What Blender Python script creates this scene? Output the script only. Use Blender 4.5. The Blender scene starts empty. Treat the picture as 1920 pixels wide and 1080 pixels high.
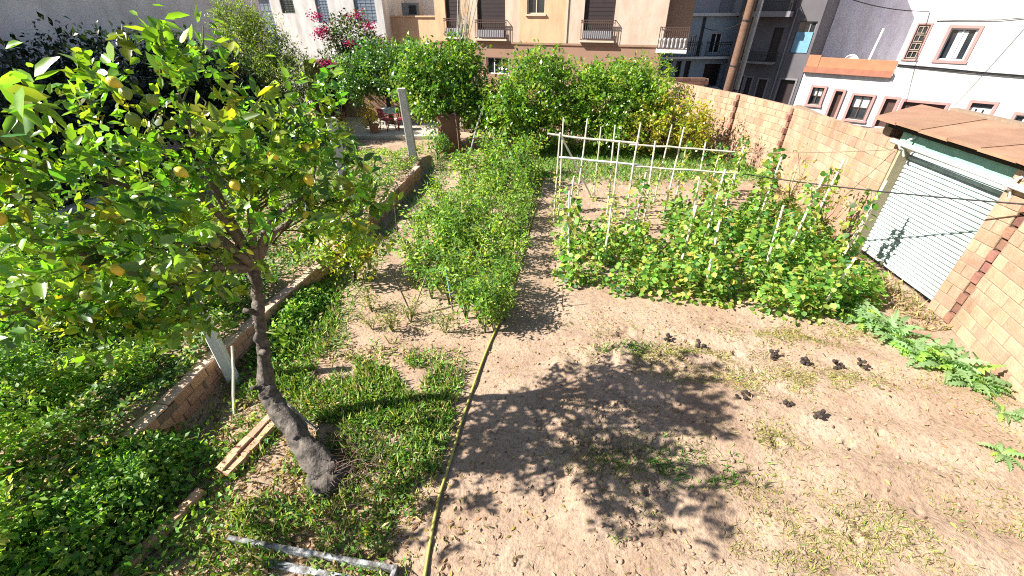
import bpy, math, random
import numpy as np
from mathutils import Vector, Matrix

SC = bpy.context.scene
COL = SC.collection
R = math.radians

# ------------------------------------------------------------------ camera, sky, sun, exposure
cam_d = bpy.data.cameras.new("camera")
cam = bpy.data.objects.new("camera", cam_d)
COL.objects.link(cam)
cam.location = (0, 0, 4.5)
cam.rotation_euler = (R(90 - 33.2), 0, 0)
cam_d.sensor_width = 36.0
cam_d.lens = 36.0 * 793.0 / 1920.0
cam_d.clip_start = 0.05
cam_d.clip_end = 2000
SC.camera = cam

SUN = Vector((1.15, 0.17, -1.0)).normalized()        # direction the light travels
elev = math.asin(-SUN.z)
w = bpy.data.worlds.new("World")
SC.world = w
w.use_nodes = True
nt = w.node_tree
sky = nt.nodes.new("ShaderNodeTexSky")
sky.sky_type = 'NISHITA'
sky.sun_disc = False
sky.sun_elevation = elev
sky.sun_rotation = math.atan2(-SUN.x, -SUN.y)
nt.links.new(sky.outputs[0], nt.nodes["Background"].inputs[0])
nt.nodes["Background"].inputs[1].default_value = 0.05
sun_d = bpy.data.lights.new("sun", 'SUN')
sun_d.energy = 5.0
sun_d.angle = R(0.5)
sun_d.color = (1.0, 0.95, 0.87)
sun = bpy.data.objects.new("sun", sun_d)
COL.objects.link(sun)
sun.rotation_euler = SUN.to_track_quat('-Z', 'Y').to_euler()
SC.view_settings.view_transform = 'Standard'
SC.view_settings.look = 'None'
SC.view_settings.exposure = 1.7
SC.view_settings.gamma = 1.0
SC.cycles.use_denoising = False
SC.cycles.filter_width = 1.1
SC.cycles.sample_clamp_indirect = 4.0
SC.cycles.max_bounces = 6
SC.cycles.diffuse_bounces = 3
SC.cycles.transmission_bounces = 4
SC.cycles.transparent_max_bounces = 4

rng = np.random.default_rng(11)
rnd = random.Random(5)

# ------------------------------------------------------------------ materials
MATS = {}
def mat(name, c1, c2=None, scale=6.0, rough=0.8, bump=0.0, bscale=None, metal=0.0, vary=0.0, spec=0.3, detail=4.0, coord='Object', spread=0.25, stain=0.0):
    """two procedural colours mixed by noise, fine relief, and a slight shift per object"""
    if name in MATS: return MATS[name]
    m = bpy.data.materials.new(name); m.use_nodes = True
    n = m.node_tree.nodes; l = m.node_tree.links
    b = n["Principled BSDF"]
    b.inputs["Roughness"].default_value = rough
    b.inputs["Metallic"].default_value = metal
    b.inputs["Specular IOR Level"].default_value = spec
    c2 = c2 or tuple(x * 0.8 for x in c1)
    c1 = tuple(x * .76 for x in c1); c2 = tuple(x * .76 for x in c2)
    tc = n.new("ShaderNodeTexCoord")
    oi = n.new("ShaderNodeObjectInfo")
    add = n.new("ShaderNodeVectorMath"); add.operation = 'MULTIPLY_ADD'
    add.inputs[1].default_value = (1, 1, 1)
    comb = n.new("ShaderNodeCombineXYZ")
    ml = n.new("ShaderNodeMath"); ml.operation = 'MULTIPLY'; ml.inputs[1].default_value = 37.0
    l.new(oi.outputs["Random"], ml.inputs[0]); l.new(ml.outputs[0], comb.inputs[0]); l.new(ml.outputs[0], comb.inputs[2])
    l.new(tc.outputs[coord], add.inputs[0]); l.new(comb.outputs[0], add.inputs[2])
    no = n.new("ShaderNodeTexNoise"); no.inputs["Scale"].default_value = scale; no.inputs["Detail"].default_value = detail
    no.inputs["Roughness"].default_value = 0.62
    l.new(add.outputs[0], no.inputs["Vector"])
    rp = n.new("ShaderNodeValToRGB")
    rp.color_ramp.elements[0].position = 0.5 - spread; rp.color_ramp.elements[0].color = (*c2, 1)
    rp.color_ramp.elements[1].position = 0.5 + spread; rp.color_ramp.elements[1].color = (*c1, 1)
    l.new(no.outputs["Fac"], rp.inputs[0])
    out = rp.outputs[0]
    if vary:
        hs = n.new("ShaderNodeHueSaturation")
        mr = n.new("ShaderNodeMapRange"); mr.inputs[3].default_value = 1 - vary; mr.inputs[4].default_value = 1 + vary * 0.6
        l.new(oi.outputs["Random"], mr.inputs[0]); l.new(mr.outputs[0], hs.inputs["Value"]); l.new(out, hs.inputs["Color"])
        mr2 = n.new("ShaderNodeMapRange"); mr2.inputs[3].default_value = 0.5 - vary * 0.05; mr2.inputs[4].default_value = 0.5 + vary * 0.05
        fr = n.new("ShaderNodeMath"); fr.operation = 'FRACT'; l.new(ml.outputs[0], fr.inputs[0])
        l.new(fr.outputs[0], mr2.inputs[0]); l.new(mr2.outputs[0], hs.inputs["Hue"])
        out = hs.outputs[0]
    if stain:
        # weathering that runs over the whole surface, drawn out downwards like rain streaks
        ge = n.new("ShaderNodeNewGeometry"); mp = n.new("ShaderNodeVectorMath"); mp.operation = 'MULTIPLY'; mp.inputs[1].default_value = (1.6, 1.6, .45)
        l.new(ge.outputs["Position"], mp.inputs[0])
        ns = n.new("ShaderNodeTexNoise"); ns.inputs["Scale"].default_value = 1.5; ns.inputs["Detail"].default_value = 7; ns.inputs["Roughness"].default_value = .7
        l.new(mp.outputs[0], ns.inputs["Vector"])
        rs = n.new("ShaderNodeValToRGB"); k = 1 - stain
        rs.color_ramp.elements[0].position = .36; rs.color_ramp.elements[0].color = (k, k * .97, k * .93, 1); rs.color_ramp.elements[1].position = .58; rs.color_ramp.elements[1].color = (1, 1, 1, 1)
        l.new(ns.outputs["Fac"], rs.inputs[0])
        mm = n.new("ShaderNodeMix"); mm.data_type = 'RGBA'; mm.blend_type = 'MULTIPLY'; mm.inputs[0].default_value = 1
        l.new(out, mm.inputs[6]); l.new(rs.outputs[0], mm.inputs[7]); out = mm.outputs[2]
    l.new(out, b.inputs["Base Color"])
    if bump:
        nb = n.new("ShaderNodeTexNoise"); nb.inputs["Scale"].default_value = bscale or scale * 4; nb.inputs["Detail"].default_value = 6
        l.new(add.outputs[0], nb.inputs["Vector"])
        bp = n.new("ShaderNodeBump"); bp.inputs["Strength"].default_value = bump; bp.inputs["Distance"].default_value = 0.02
        l.new(nb.outputs["Fac"], bp.inputs["Height"]); l.new(bp.outputs[0], b.inputs["Normal"])
    MATS[name] = m
    return m

def leaf_mat(name, rough=0.42, trans=0.34, spec=0.5, tint=(1.45, 1.6, 0.5)):
    """leaf colour comes from the per-leaf attribute, light also shines through"""
    if name in MATS: return MATS[name]
    m = bpy.data.materials.new(name); m.use_nodes = True
    n = m.node_tree.nodes; l = m.node_tree.links
    b = n["Principled BSDF"]; b.inputs["Roughness"].default_value = rough; b.inputs["Specular IOR Level"].default_value = spec
    at = n.new("ShaderNodeAttribute"); at.attribute_name = "Col"
    l.new(at.outputs["Color"], b.inputs["Base Color"])
    tr = n.new("ShaderNodeBsdfTranslucent")
    mx = n.new("ShaderNodeMix"); mx.data_type = 'RGBA'; mx.blend_type = 'MULTIPLY'; mx.inputs[0].default_value = 1.0
    l.new(at.outputs["Color"], mx.inputs[6]); mx.inputs[7].default_value = (*tint, 1)
    l.new(mx.outputs[2], tr.inputs[0])
    ms = n.new("ShaderNodeMixShader"); ms.inputs[0].default_value = trans
    l.new(b.outputs[0], ms.inputs[1]); l.new(tr.outputs[0], ms.inputs[2])
    l.new(ms.outputs[0], n["Material Output"].inputs[0])
    MATS[name] = m
    return m

# ------------------------------------------------------------------ object helpers
def tag(o, label=None, cat=None, group=None, kind=None):
    if label: o["label"] = label
    if cat: o["category"] = cat
    if group: o["group"] = group
    if kind: o["kind"] = kind
    return o
def empty(name, loc=(0, 0, 0), rz=0.0, label=None, cat=None, group=None):
    o = bpy.data.objects.new(name, None); COL.objects.link(o)
    o.empty_display_size = 0.1
    o.location = loc; o.rotation_euler = (0, 0, rz)
    return tag(o, label, cat, group)
def link(name, me, parent=None, loc=(0, 0, 0), rot=(0, 0, 0), scale=(1, 1, 1)):
    o = bpy.data.objects.new(name, me); COL.objects.link(o)
    o.parent = parent; o.location = loc; o.rotation_euler = rot; o.scale = scale
    return o
def copy_tree(o, parent=None):
    c = o.copy(); COL.objects.link(c); c.parent = parent
    for ch in list(o.children): copy_tree(ch, c)
    return c
def noise1(seed): return random.Random(seed)

class MB:
    """collects polygons for one mesh"""
    def __init__(s): s.v = []; s.f = []; s.smooth = False
    def add(s, vs, fs):
        k = len(s.v); s.v += [tuple(p) for p in vs]; s.f += [tuple(i + k for i in f) for f in fs]; return s
    def box(s, c, d, rz=0.0, rx=0.0, ry=0.0, taper=1.0):
        M = Matrix.Rotation(rz, 3, 'Z') @ Matrix.Rotation(ry, 3, 'Y') @ Matrix.Rotation(rx, 3, 'X')
        vs = []
        for z in (-.5, .5):
            t = 1.0 if z < 0 else taper
            for x, y in ((-.5, -.5), (.5, -.5), (.5, .5), (-.5, .5)):
                p = M @ Vector((x * d[0] * t, y * d[1] * t, z * d[2])); vs.append((p.x + c[0], p.y + c[1], p.z + c[2]))
        return s.add(vs, [(3, 2, 1, 0), (4, 5, 6, 7), (0, 1, 5, 4), (1, 2, 6, 5), (2, 3, 7, 6), (3, 0, 4, 7)])
    def bev(s, c, d, b=0.01, rz=0.0, rx=0.0, ry=0.0):
        """box with chamfered long edges"""
        M = Matrix.Rotation(rz, 3, 'Z') @ Matrix.Rotation(ry, 3, 'Y') @ Matrix.Rotation(rx, 3, 'X')
        hx, hy, hz = d[0] / 2, d[1] / 2, d[2] / 2
        ring = lambda z, i: [(-hx + i, -hy + i + b, z), (-hx + i + b, -hy + i, z), (hx - i - b, -hy + i, z), (hx - i, -hy + i + b, z), (hx - i, hy - i - b, z), (hx - i - b, hy - i, z), (-hx + i + b, hy - i, z), (-hx + i, hy - i - b, z)]
        vs = ring(-hz, b) + ring(-hz + b, 0) + ring(hz - b, 0) + ring(hz, b)
        fs = [tuple(range(7, -1, -1)), tuple(range(24, 32))]
        for r in range(3):
            for i in range(8): fs.append((r * 8 + i, r * 8 + (i + 1) % 8, r * 8 + 8 + (i + 1) % 8, r * 8 + 8 + i))
        vv = []
        for p in vs:
            q = M @ Vector(p); vv.append((q.x + c[0], q.y + c[1], q.z + c[2]))
        return s.add(vv, fs)
    def tube(s, path, rad, n=6, cap=True):
        P = [Vector(p) for p in path]; k0 = len(s.v); N = len(P)
        rad = rad if hasattr(rad, '__len__') else [rad] * N
        up = Vector((0, 0, 1)); prev = None
        for i, p in enumerate(P):
            t = (P[min(i + 1, N - 1)] - P[max(i - 1, 0)])
            t = t.normalized() if t.length > 1e-9 else Vector((0, 0, 1))
            if prev is None:
                a = t.cross(up) if abs(t.z) < .95 else t.cross(Vector((1, 0, 0)))
            else: a = prev - t * prev.dot(t)
            a = a.normalized() if a.length > 1e-6 else t.orthogonal().normalized()
            prev = a; b = t.cross(a)
            for j in range(n):
                an = 2 * math.pi * j / n
                q = p + (a * math.cos(an) + b * math.sin(an)) * rad[i]; s.v.append((q.x, q.y, q.z))
        for i in range(N - 1):
            for j in range(n):
                s.f.append((k0 + i * n + j, k0 + i * n + (j + 1) % n, k0 + (i + 1) * n + (j + 1) % n, k0 + (i + 1) * n + j))
        if cap:
            s.f.append(tuple(k0 + j for j in range(n - 1, -1, -1))); s.f.append(tuple(k0 + (N - 1) * n + j for j in range(n)))
        return s
    def lathe(s, prof, c=(0, 0, 0), n=12):
        k0 = len(s.v)
        for r, z in prof:
            for j in range(n):
                a = 2 * math.pi * j / n; s.v.append((c[0] + r * math.cos(a), c[1] + r * math.sin(a), c[2] + z))
        for i in range(len(prof) - 1):
            for j in range(n): s.f.append((k0 + i * n + j, k0 + i * n + (j + 1) % n, k0 + (i + 1) * n + (j + 1) % n, k0 + (i + 1) * n + j))
        s.f.append(tuple(k0 + j for j in range(n - 1, -1, -1))); s.f.append(tuple(k0 + (len(prof) - 1) * n + j for j in range(n)))
        return s
    def quad(s, a, b, c, d): return s.add([a, b, c, d], [(0, 1, 2, 3)])
    def mesh(s, name, m, smooth=False):
        me = bpy.data.meshes.new(name); me.from_pydata(s.v, [], s.f); me.materials.append(m)
        if smooth: me.polygons.foreach_set("use_smooth", [True] * len(me.polygons))
        me.update(); return me
    def build(s, name, m, parent=None, smooth=False, **k): return link(name, s.mesh(name, m, smooth), parent, **k)

def tri_mesh(name, V, T, C, m, smooth=False):
    """fast triangle mesh with a colour per vertex (numpy)"""
    me = bpy.data.meshes.new(name)
    V = np.asarray(V, np.float32); T = np.asarray(T, np.int32)
    me.vertices.add(len(V)); me.vertices.foreach_set("co", V.ravel())
    me.loops.add(T.size); me.loops.foreach_set("vertex_index", T.ravel())
    me.polygons.add(len(T)); me.polygons.foreach_set("loop_start", np.arange(0, T.size, 3, dtype=np.int32))
    try: me.polygons.foreach_set("loop_total", np.full(len(T), 3, np.int32))
    except Exception: pass
    if smooth: me.polygons.foreach_set("use_smooth", np.ones(len(T), bool))
    me.update(calc_edges=True)
    if C is not None:
        a = me.color_attributes.new("Col", 'FLOAT_COLOR', 'POINT')
        c4 = np.ones((len(V), 4), np.float32); c4[:, :3] = C; a.data.foreach_set("color", c4.ravel())
    me.materials.append(m)
    return me

# leaf outlines: (along, across, down) with triangles; length 1
LEAF = {
 'full': (np.array([(0, 0, 0), (.3, .5, 0), (.3, 0, -.05), (.3, -.5, 0), (.68, .42, -.03), (.68, 0, -.09), (.68, -.42, -.03), (1, 0, -.12)], float),
          [(0, 2, 1), (0, 3, 2), (1, 2, 4), (2, 5, 4), (2, 3, 6), (2, 6, 5), (4, 5, 7), (5, 6, 7)]),
 'mid': (np.array([(0, 0, 0), (.45, .5, .04), (.5, 0, -.05), (.45, -.5, .04), (1, 0, -.08)], float),
         [(0, 2, 1), (0, 3, 2), (1, 2, 4), (2, 3, 4)]),
 'low': (np.array([(0, 0, 0), (.45, .5, .05), (.45, -.5, .05), (1, 0, -.05)], float), [(0, 2, 1), (1, 2, 3)]),
 'blade': (np.array([(0, .5, 0), (0, -.5, 0), (.6, .3, 0.0), (1, 0, -.18)], float), [(0, 1, 2), (1, 3, 2)]),
}
def unit(a): return a / np.maximum(np.linalg.norm(a, axis=1, keepdims=True), 1e-9)
def leaves(pos, dirs, size, width, cols, kind='mid', nrm=None, curl=1.0, r=None):
    """arrays of leaf polygons; nrm = preferred facing"""
    r = r or rng
    pos = np.asarray(pos, float); N = len(pos); tv, tt = LEAF[kind]
    d = unit(np.asarray(dirs, float))
    if nrm is None: nrm = np.array([[0, 0, 1.0]]) + r.normal(0, .55, (N, 3))
    nrm = np.asarray(nrm, float); nrm = unit(nrm - d * np.sum(nrm * d, axis=1, keepdims=True) + 1e-6)
    b = np.cross(nrm, d)
    size = np.broadcast_to(np.asarray(size, float), (N,)); width = np.broadcast_to(np.asarray(width, float), (N,))
    V = pos[:, None, :] + size[:, None, None] * (tv[None, :, 0:1] * d[:, None, :] + width[:, None, None] * tv[None, :, 1:2] * b[:, None, :] + np.broadcast_to(np.asarray(curl, float), (N,))[:, None, None] * tv[None, :, 2:3] * nrm[:, None, :])
    k = len(tv)
    T = (np.arange(N)[:, None, None] * k + np.array(tt)[None]).reshape(-1, 3)
    C = np.repeat(np.asarray(cols, float), k, axis=0)
    return V.reshape(-1, 3), T, C
def join(parts):
    V = []; T = []; C = []; o = 0
    for v, t, c in parts:
        V.append(v); T.append(t + o); C.append(c); o += len(v)
    return np.concatenate(V), np.concatenate(T), np.concatenate(C)
def pal(N, cols, wts, jit=0.18, r=None):
    r = r or rng; jit = jit * 1.35
    i = r.choice(len(cols), N, p=np.array(wts) / sum(wts))
    base = np.array(cols, float); base = base * np.where(base[:, 1:2] > base[:, 0:1] * 1.02, np.array([[1.06, 1.12, .95]]), .92)
    return np.clip(base[i] * (1 + r.normal(0, jit, (N, 1))) * (1 + r.normal(0, jit * .35, (N, 3))), 0.004, 1)
def rdir(N, r=None):
    r = r or rng
    return unit(r.normal(0, 1, (N, 3)))

# value noise for terrain and plant density
_lat = np.random.default_rng(3).random((256, 256))
def vn(x, y, s, seed=0):
    x = np.asarray(x, float) / s + seed * 17.3 + 500; y = np.asarray(y, float) / s + seed * 9.7 + 500
    xi = np.floor(x).astype(int); yi = np.floor(y).astype(int); fx = x - xi; fy = y - yi
    fx = fx * fx * (3 - 2 * fx); fy = fy * fy * (3 - 2 * fy)
    g = lambda a, b: _lat[a % 256, b % 256]
    return (g(xi, yi) * (1 - fx) + g(xi + 1, yi) * fx) * (1 - fy) + (g(xi, yi + 1) * (1 - fx) + g(xi + 1, yi + 1) * fx) * fy
def fbm(x, y, s, o=4, seed=0):
    t = 0; a = .5
    for i in range(o): t = t + a * vn(x, y, s / 2 ** i, seed + i); a *= .5
    return t
def sm(a, b, x):
    t = np.clip((np.asarray(x, float) - a) / (b - a), 0, 1); return t * t * (3 - 2 * t)

# ------------------------------------------------------------------ palettes
G_DARK = (.036, .085, .018); G_MID = (.080, .175, .026); G_LITE = (.190, .300, .036); G_YEL = (.36, .36, .040); G_BLUE = (.070, .150, .070)
DRY = (.34, .25, .12); YEL = (.48, .38, .05)

# ------------------------------------------------------------------ ground
LW = [(-4.80, .5), (-4.66, 1.9), (-4.54, 2.6), (-4.38, 3.44), (-4.30, 4.31), (-4.20, 4.94), (-4.03, 5.77), (-3.82, 6.8), (-3.49, 9.53), (-3.07, 12.6), (-2.95, 13.6)]
LWx = [p[0] for p in LW]; LWy = [p[1] for p in LW]
def wall_line(y): return np.interp(y, LWy, LWx)
GW = [(5.7, .2), (6.55, 2.6), (7.50, 5.85), (7.62, 8.5), (8.42, 13.55), (7.85, 15.95), (6.9, 18.3), (6.0, 20.2)]   # garden block wall
def gwall_line(y): return np.interp(y, [p[1] for p in GW], [p[0] for p in GW])
PITS = [(3.55, 5.0, .07, .06), (2.9, 5.3, .06, .05),
        (4.2, 3.35, .05, .06), (3.5, 2.2, .05, .08), (1.9, 5.5, .12, .06), (3.3, 3.35, .07, .05), (4.7, 3.5, .05, .06)]
for _ in range(20):
    a = rnd.uniform(.4, 5.6); b = rnd.uniform(1.9, 5.6); PITS.append((a, b, rnd.uniform(.02, .045), rnd.uniform(.03, .07)))
MOUNDS = [(.85, 2.6, .35, .12), (1.3, 2.75, .3, .09), (.95, 3.75, .33, .11), (1.5, 3.6, .35, .08), (2.1, 3.2, .3, .08), (.8, 4.75, .25, .08), (1.75, 5.0, .3, .09), (2.5, 4.75, .35, .08), (1.2, 5.0, .3, .08), (2.0, 2.5, .3, .07)]
def ground_z(x, y, fine=True):
    x = np.asarray(x, float); y = np.asarray(y, float)
    inside = (y < 23) & (x > -13)
    z = 0.10 * (fbm(x, y, 1.6, 3, 2) - .45)
    if fine:
        z = z + 0.036 * (fbm(x, y, .30, 4, 9) - .47) + .014 * (fbm(x, y, .07, 2, 5) - .4)
        rid = 1 - np.abs(2 * fbm(x, y, .42, 3, 13) - .9) * 2.2
        z = z - .035 * np.clip(rid - .75, 0, 1) * sm(.25, .6, vn(x, y, 1.1, 15))
    # furrows across the dug plot on the right
    f = sm(.4, 1.2, x) * sm(6.0, 5.4, y)
    z = z + f * .024 * np.sin((y + .25 * x + .3 * vn(x, y, 1.2, 4)) * 8.0)
    # rougher clods in the dug strip
    rough = np.exp(-((x - 1.5) / 1.5) ** 2 - ((y - 3.7) / 1.6) ** 2)
    z = z + rough * .10 * np.clip(fbm(x, y, .17, 3, 21) - .42, 0, 1) * (1 if fine else 0)
    for (a, b, r_, h) in MOUNDS:
        q = ((x - a) ** 2 + (y - b) ** 2) / (r_ * r_)
        z = z + h * np.exp(-q * 1.6) * (.55 + .9 * vn(x, y, .12, 31))
    for (a, b, r_, h) in PITS:
        q = ((x - a) ** 2 + (y - b) ** 2) / (r_ * r_)
        z = z - h * np.exp(-(q * (.6 + .9 * vn(x, y, .05, 8))) ** 3) + .3 * h * np.exp(-((np.sqrt(q) - 1.6) / .4) ** 2) * (vn(x, y, .05, 18) > .55)
    # sunken path between the beds
    z = z - .05 * np.exp(-((x - (.25 + .14 * y - .5)) / .3) ** 2) * sm(5.5, 6.5, y) * sm(15, 13, y)
    # furrows in the left bed and dip along the low wall
    wl = wall_line(y)
    z = z - .06 * np.exp(-((x - wl - .3) / .25) ** 2) * (y < 13)
    # raised terrace on the left
    t = sm(-.02, -.08, x - wl) * sm(16.5, 14.0, y)
    z = z + t * (.36 + .03 * (vn(x, y, .8, 14) - .5))
    # the street lies lower beyond the garden wall
    out = sm(.2, .6, x - gwall_line(y)) * (y < 20.2) + (y >= 20.2) * sm(20.4, 21.2, y + .0 * x)
    out = np.clip(out, 0, 1)
    return z * (1 - out) - .75 * out
def gz(x, y): return float(ground_z(np.array([x]), np.array([y]))[0])

def axis(segs):
    a = []
    for lo, hi, st in segs: a.append(np.arange(lo, hi, st))
    return np.concatenate(a + [[segs[-1][1]]])
xs = axis([(-400, -40, 60), (-40, -14, 3), (-14, -5.2, .25), (-5.2, -2.9, .045), (-2.9, -.4, .06), (-.4, 5.8, .03), (5.8, 9, .09), (9, 20, .8), (20, 40, 4), (40, 400, 60)])
ys = axis([(-200, -20, 60), (-20, 1, 2), (1, 1.6, .12), (1.6, 5.8, .028), (5.8, 10, .06), (10, 16, .12), (16, 24, .3), (24, 60, 4), (60, 500, 80)])
X, Y = np.meshgrid(xs, ys)
Z = ground_z(X, Y)
V = np.stack([X, Y, Z], -1).reshape(-1, 3)
nx, ny = len(xs), len(ys)
i0 = (np.arange(ny - 1)[:, None] * nx + np.arange(nx - 1)[None]).ravel()
T = np.concatenate([np.stack([i0, i0 + 1, i0 + nx + 1], 1), np.stack([i0, i0 + nx + 1, i0 + nx], 1)])

def soil_material():
    m = bpy.data.materials.new("dry_soil"); m.use_nodes = True
    n = m.node_tree.nodes; l = m.node_tree.links; b = n["Principled BSDF"]
    b.inputs["Roughness"].default_value = .95; b.inputs["Specular IOR Level"].default_value = .1
    tc = n.new("ShaderNodeTexCoord")
    def noise(s, d=5):
        q = n.new("ShaderNodeTexNoise"); q.inputs["Scale"].default_value = s; q.inputs["Detail"].default_value = d; q.inputs["Roughness"].default_value = .65
        l.new(tc.outputs["Object"], q.inputs["Vector"]); return q
    def ramp(src, e):
        q = n.new("ShaderNodeValToRGB"); q.color_ramp.elements[0].position = e[0][0]; q.color_ramp.elements[0].color = (*e[0][1], 1)
        q.color_ramp.elements[1].position = e[-1][0]; q.color_ramp.elements[1].color = (*e[-1][1], 1)
        for p, c in e[1:-1]:
            k = q.color_ramp.elements.new(p); k.color = (*c, 1)
        l.new(src, q.inputs[0]); return q
    big = ramp(noise(.9, 4).outputs["Fac"], [(.30, (.235, .158, .113)), (.5, (.31, .224, .164)), (.70, (.36, .27, .203))])
    fine = ramp(noise(22, 6).outputs["Fac"], [(.30, (.50, .46, .42)), (.46, (.93, .93, .93)), (.7, (1.15, 1.1, 1.02))])
    mx = n.new("ShaderNodeMix"); mx.data_type = 'RGBA'; mx.blend_type = 'MULTIPLY'; mx.inputs[0].default_value = 1
    l.new(big.outputs[0], mx.inputs[6]); l.new(fine.outputs[0], mx.inputs[7])
    sp = ramp(noise(60, 3).outputs["Fac"], [(.60, (0, 0, 0)), (.72, (1, 1, 1))])
    m2 = n.new("ShaderNodeMix"); m2.data_type = 'RGBA'
    l.new(sp.outputs[0], m2.inputs[0]); l.new(mx.outputs[2], m2.inputs[6]); m2.inputs[7].default_value = (.24, .19, .09, 1)
    mf = n.new("ShaderNodeMix"); mf.data_type = 'RGBA'; mf.inputs[0].default_value = .0
    l.new(m2.outputs[2], b.inputs["Base Color"])
    bp = n.new("ShaderNodeBump"); bp.inputs["Strength"].default_value = .9; bp.inputs["Distance"].default_value = .022
    l.new(noise(26, 8).outputs["Fac"], bp.inputs["Height"]); l.new(bp.outputs[0], b.inputs["Normal"])
    n.remove(mf)
    return m
SOIL = soil_material()
ground = link("ground", tri_mesh("ground", V, T, None, SOIL, True))
tag(ground, kind="structure")

# street beyond the garden wall, one sheet just above the lowered ground
ASPH = mat("asphalt", (.075, .072, .07), (.05, .05, .05), 3, .9, .3, 60)
st = MB()
st.add([(9.3, 9, -.70), (40, -6, -.70), (60, 40, -.70), (8.0, 44, -.70), (7.6, 21.6, -.70), (8.4, 18.5, -.70), (9.2, 15, -.70)], [(0, 1, 2, 3, 4, 5, 6)])
tag(st.build("street", ASPH), kind="structure")

# ------------------------------------------------------------------ shared materials
BLOCK = mat("clay_block", (.54, .355, .24), (.40, .25, .165), 4.5, .9, .5, 30, vary=.17, stain=.3)
BRICK_RED = mat("red_brick", (.30, .15, .10), (.17, .08, .06), 9, .9, .5, 40, vary=.25)
BRICK_LOW = mat("low_wall_brick", (.70, .39, .25), (.52, .27, .17), 9, .9, .5, 40, vary=.2)
MORTAR = mat("mortar", (.33, .24, .17), (.22, .155, .105), 12, .95, .4, 50)
BARK = mat("bark", (.24, .20, .17), (.12, .095, .075), 14, .9, .9, 45)
BARK_D = mat("dark_bark", (.12, .085, .06), (.06, .042, .03), 18, .9, .9, 50)
WOODG = mat("weathered_wood", (.47, .45, .42), (.30, .28, .26), 9, .85, .5, 40)
CANE = mat("cane", (.80, .74, .63), (.62, .54, .42), 6, .6, .15, 40, vary=.15)
WHITEP = mat("white_paint", (.80, .80, .79), (.70, .70, .69), 5, .6, .1, 30)
CONC = mat("pale_concrete", (.62, .60, .57), (.46, .44, .41), 10, .9, .35, 50)
STEM = mat("green_stem", (.16, .20, .06), (.10, .12, .04), 12, .7)
TWIG = mat("dry_twig", (.32, .25, .18), (.2, .15, .1), 15, .9)
LEAFM = leaf_mat("citrus_leaf", .30, .46, .7)
LEAFS = leaf_mat("soft_leaf", .5, .48, .4)
GRASSM = leaf_mat("grass_leaf", .6, .30, .25)
IRON = mat("dark_iron", (.05, .045, .045), (.03, .03, .03), 20, .5, metal=.4)
GLASS = mat("window_glass", (.035, .045, .055), (.02, .025, .03), 2, .08, spec=.8)
BLACKC = mat("black_cable", (.02, .02, .022), (.015, .015, .015), 10, .6)

# ------------------------------------------------------------------ garden block wall (right)
def block_mesh(L, D, Hh, m, name="block", b=.006): return MB().bev((0, 0, 0), (L, D, Hh), b).mesh(name, m)
wall = empty("block_wall", (7.62, 8.5, 0), label="long pale clay block garden wall running behind the bean rows", cat="wall")
BM = block_mesh(.392, .19, .1925, BLOCK)
BH = block_mesh(.192, .19, .1925, BLOCK)
rest = MB(); nblk = 0
def hscale(y): return np.interp(y, [8.5, 13.5, 20], [1.075, .955, .95])
wx, wy = 7.62, 8.5
core = MB()
for si in range(3, len(GW) - 1):
    (x0, y0), (x1, y1) = GW[si], GW[si + 1]
    Ls = math.hypot(x1 - x0, y1 - y0); rz = math.atan2(y1 - y0, x1 - x0)
    dx, dy = (x1 - x0) / Ls, (y1 - y0) / Ls
    nxn, nyn = dy, -dx                         # outward (street side)
    if nxn < 0: nxn, nyn = -nxn, -nyn
    # mortar core, recessed 8 mm from the faces of the blocks
    core.box(((x0 + x1) / 2 + nxn * .10 - wx, (y0 + y1) / 2 + nyn * .10 - wy, 1.09 * hscale((y0 + y1) / 2) - .02), (Ls, .172, 2.19 * hscale((y0 + y1) / 2) - .05), rz)
    for k in range(11):
        s = 0.0 if k % 2 == 0 else -.2
        while s < Ls - .02:
            a = max(s, 0); e = min(s + .4, Ls)
            if e - a > .06:
                mid = (a + e) / 2; px, py = x0 + dx * mid, y0 + dy * mid; hs = hscale(py)
                jit = rnd.uniform(-.006, .006)
                loc = (px + nxn * (.10 + jit) - wx, py + nyn * (.10 + jit) - wy, (k + .5) * .2 * hs)
                if py < 17.4 and nblk < 300:
                    link("block", BM, wall, loc, (0, 0, rz), ((e - a - .013) / .392, 1, hs * .972)); nblk += 1
                else: rest.bev(loc, (e - a - .008, .19, .1925 * hs), .006, rz)
            s += .4
core.build("mortar", MORTAR, wall)
tag(rest.build("far_blocks", BLOCK, wall), kind="stuff")
PB = block_mesh(.13, .12, .165, BRICK_RED, "brick")
for (px, py, ang) in ((8.42, 13.5, 1.50), (7.86, 15.9, 1.9)):
    hs = hscale(py); pr = empty("pier", (px - wx, py - wy, 0), ang); pr.parent = wall
    for k in range(11):
        link("brick", PB, pr, (0, .0 + (.055 if k % 2 else 0), (k + .5) * .2 * hs), (0, 0, 0), (1.0, 1, hs))

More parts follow.
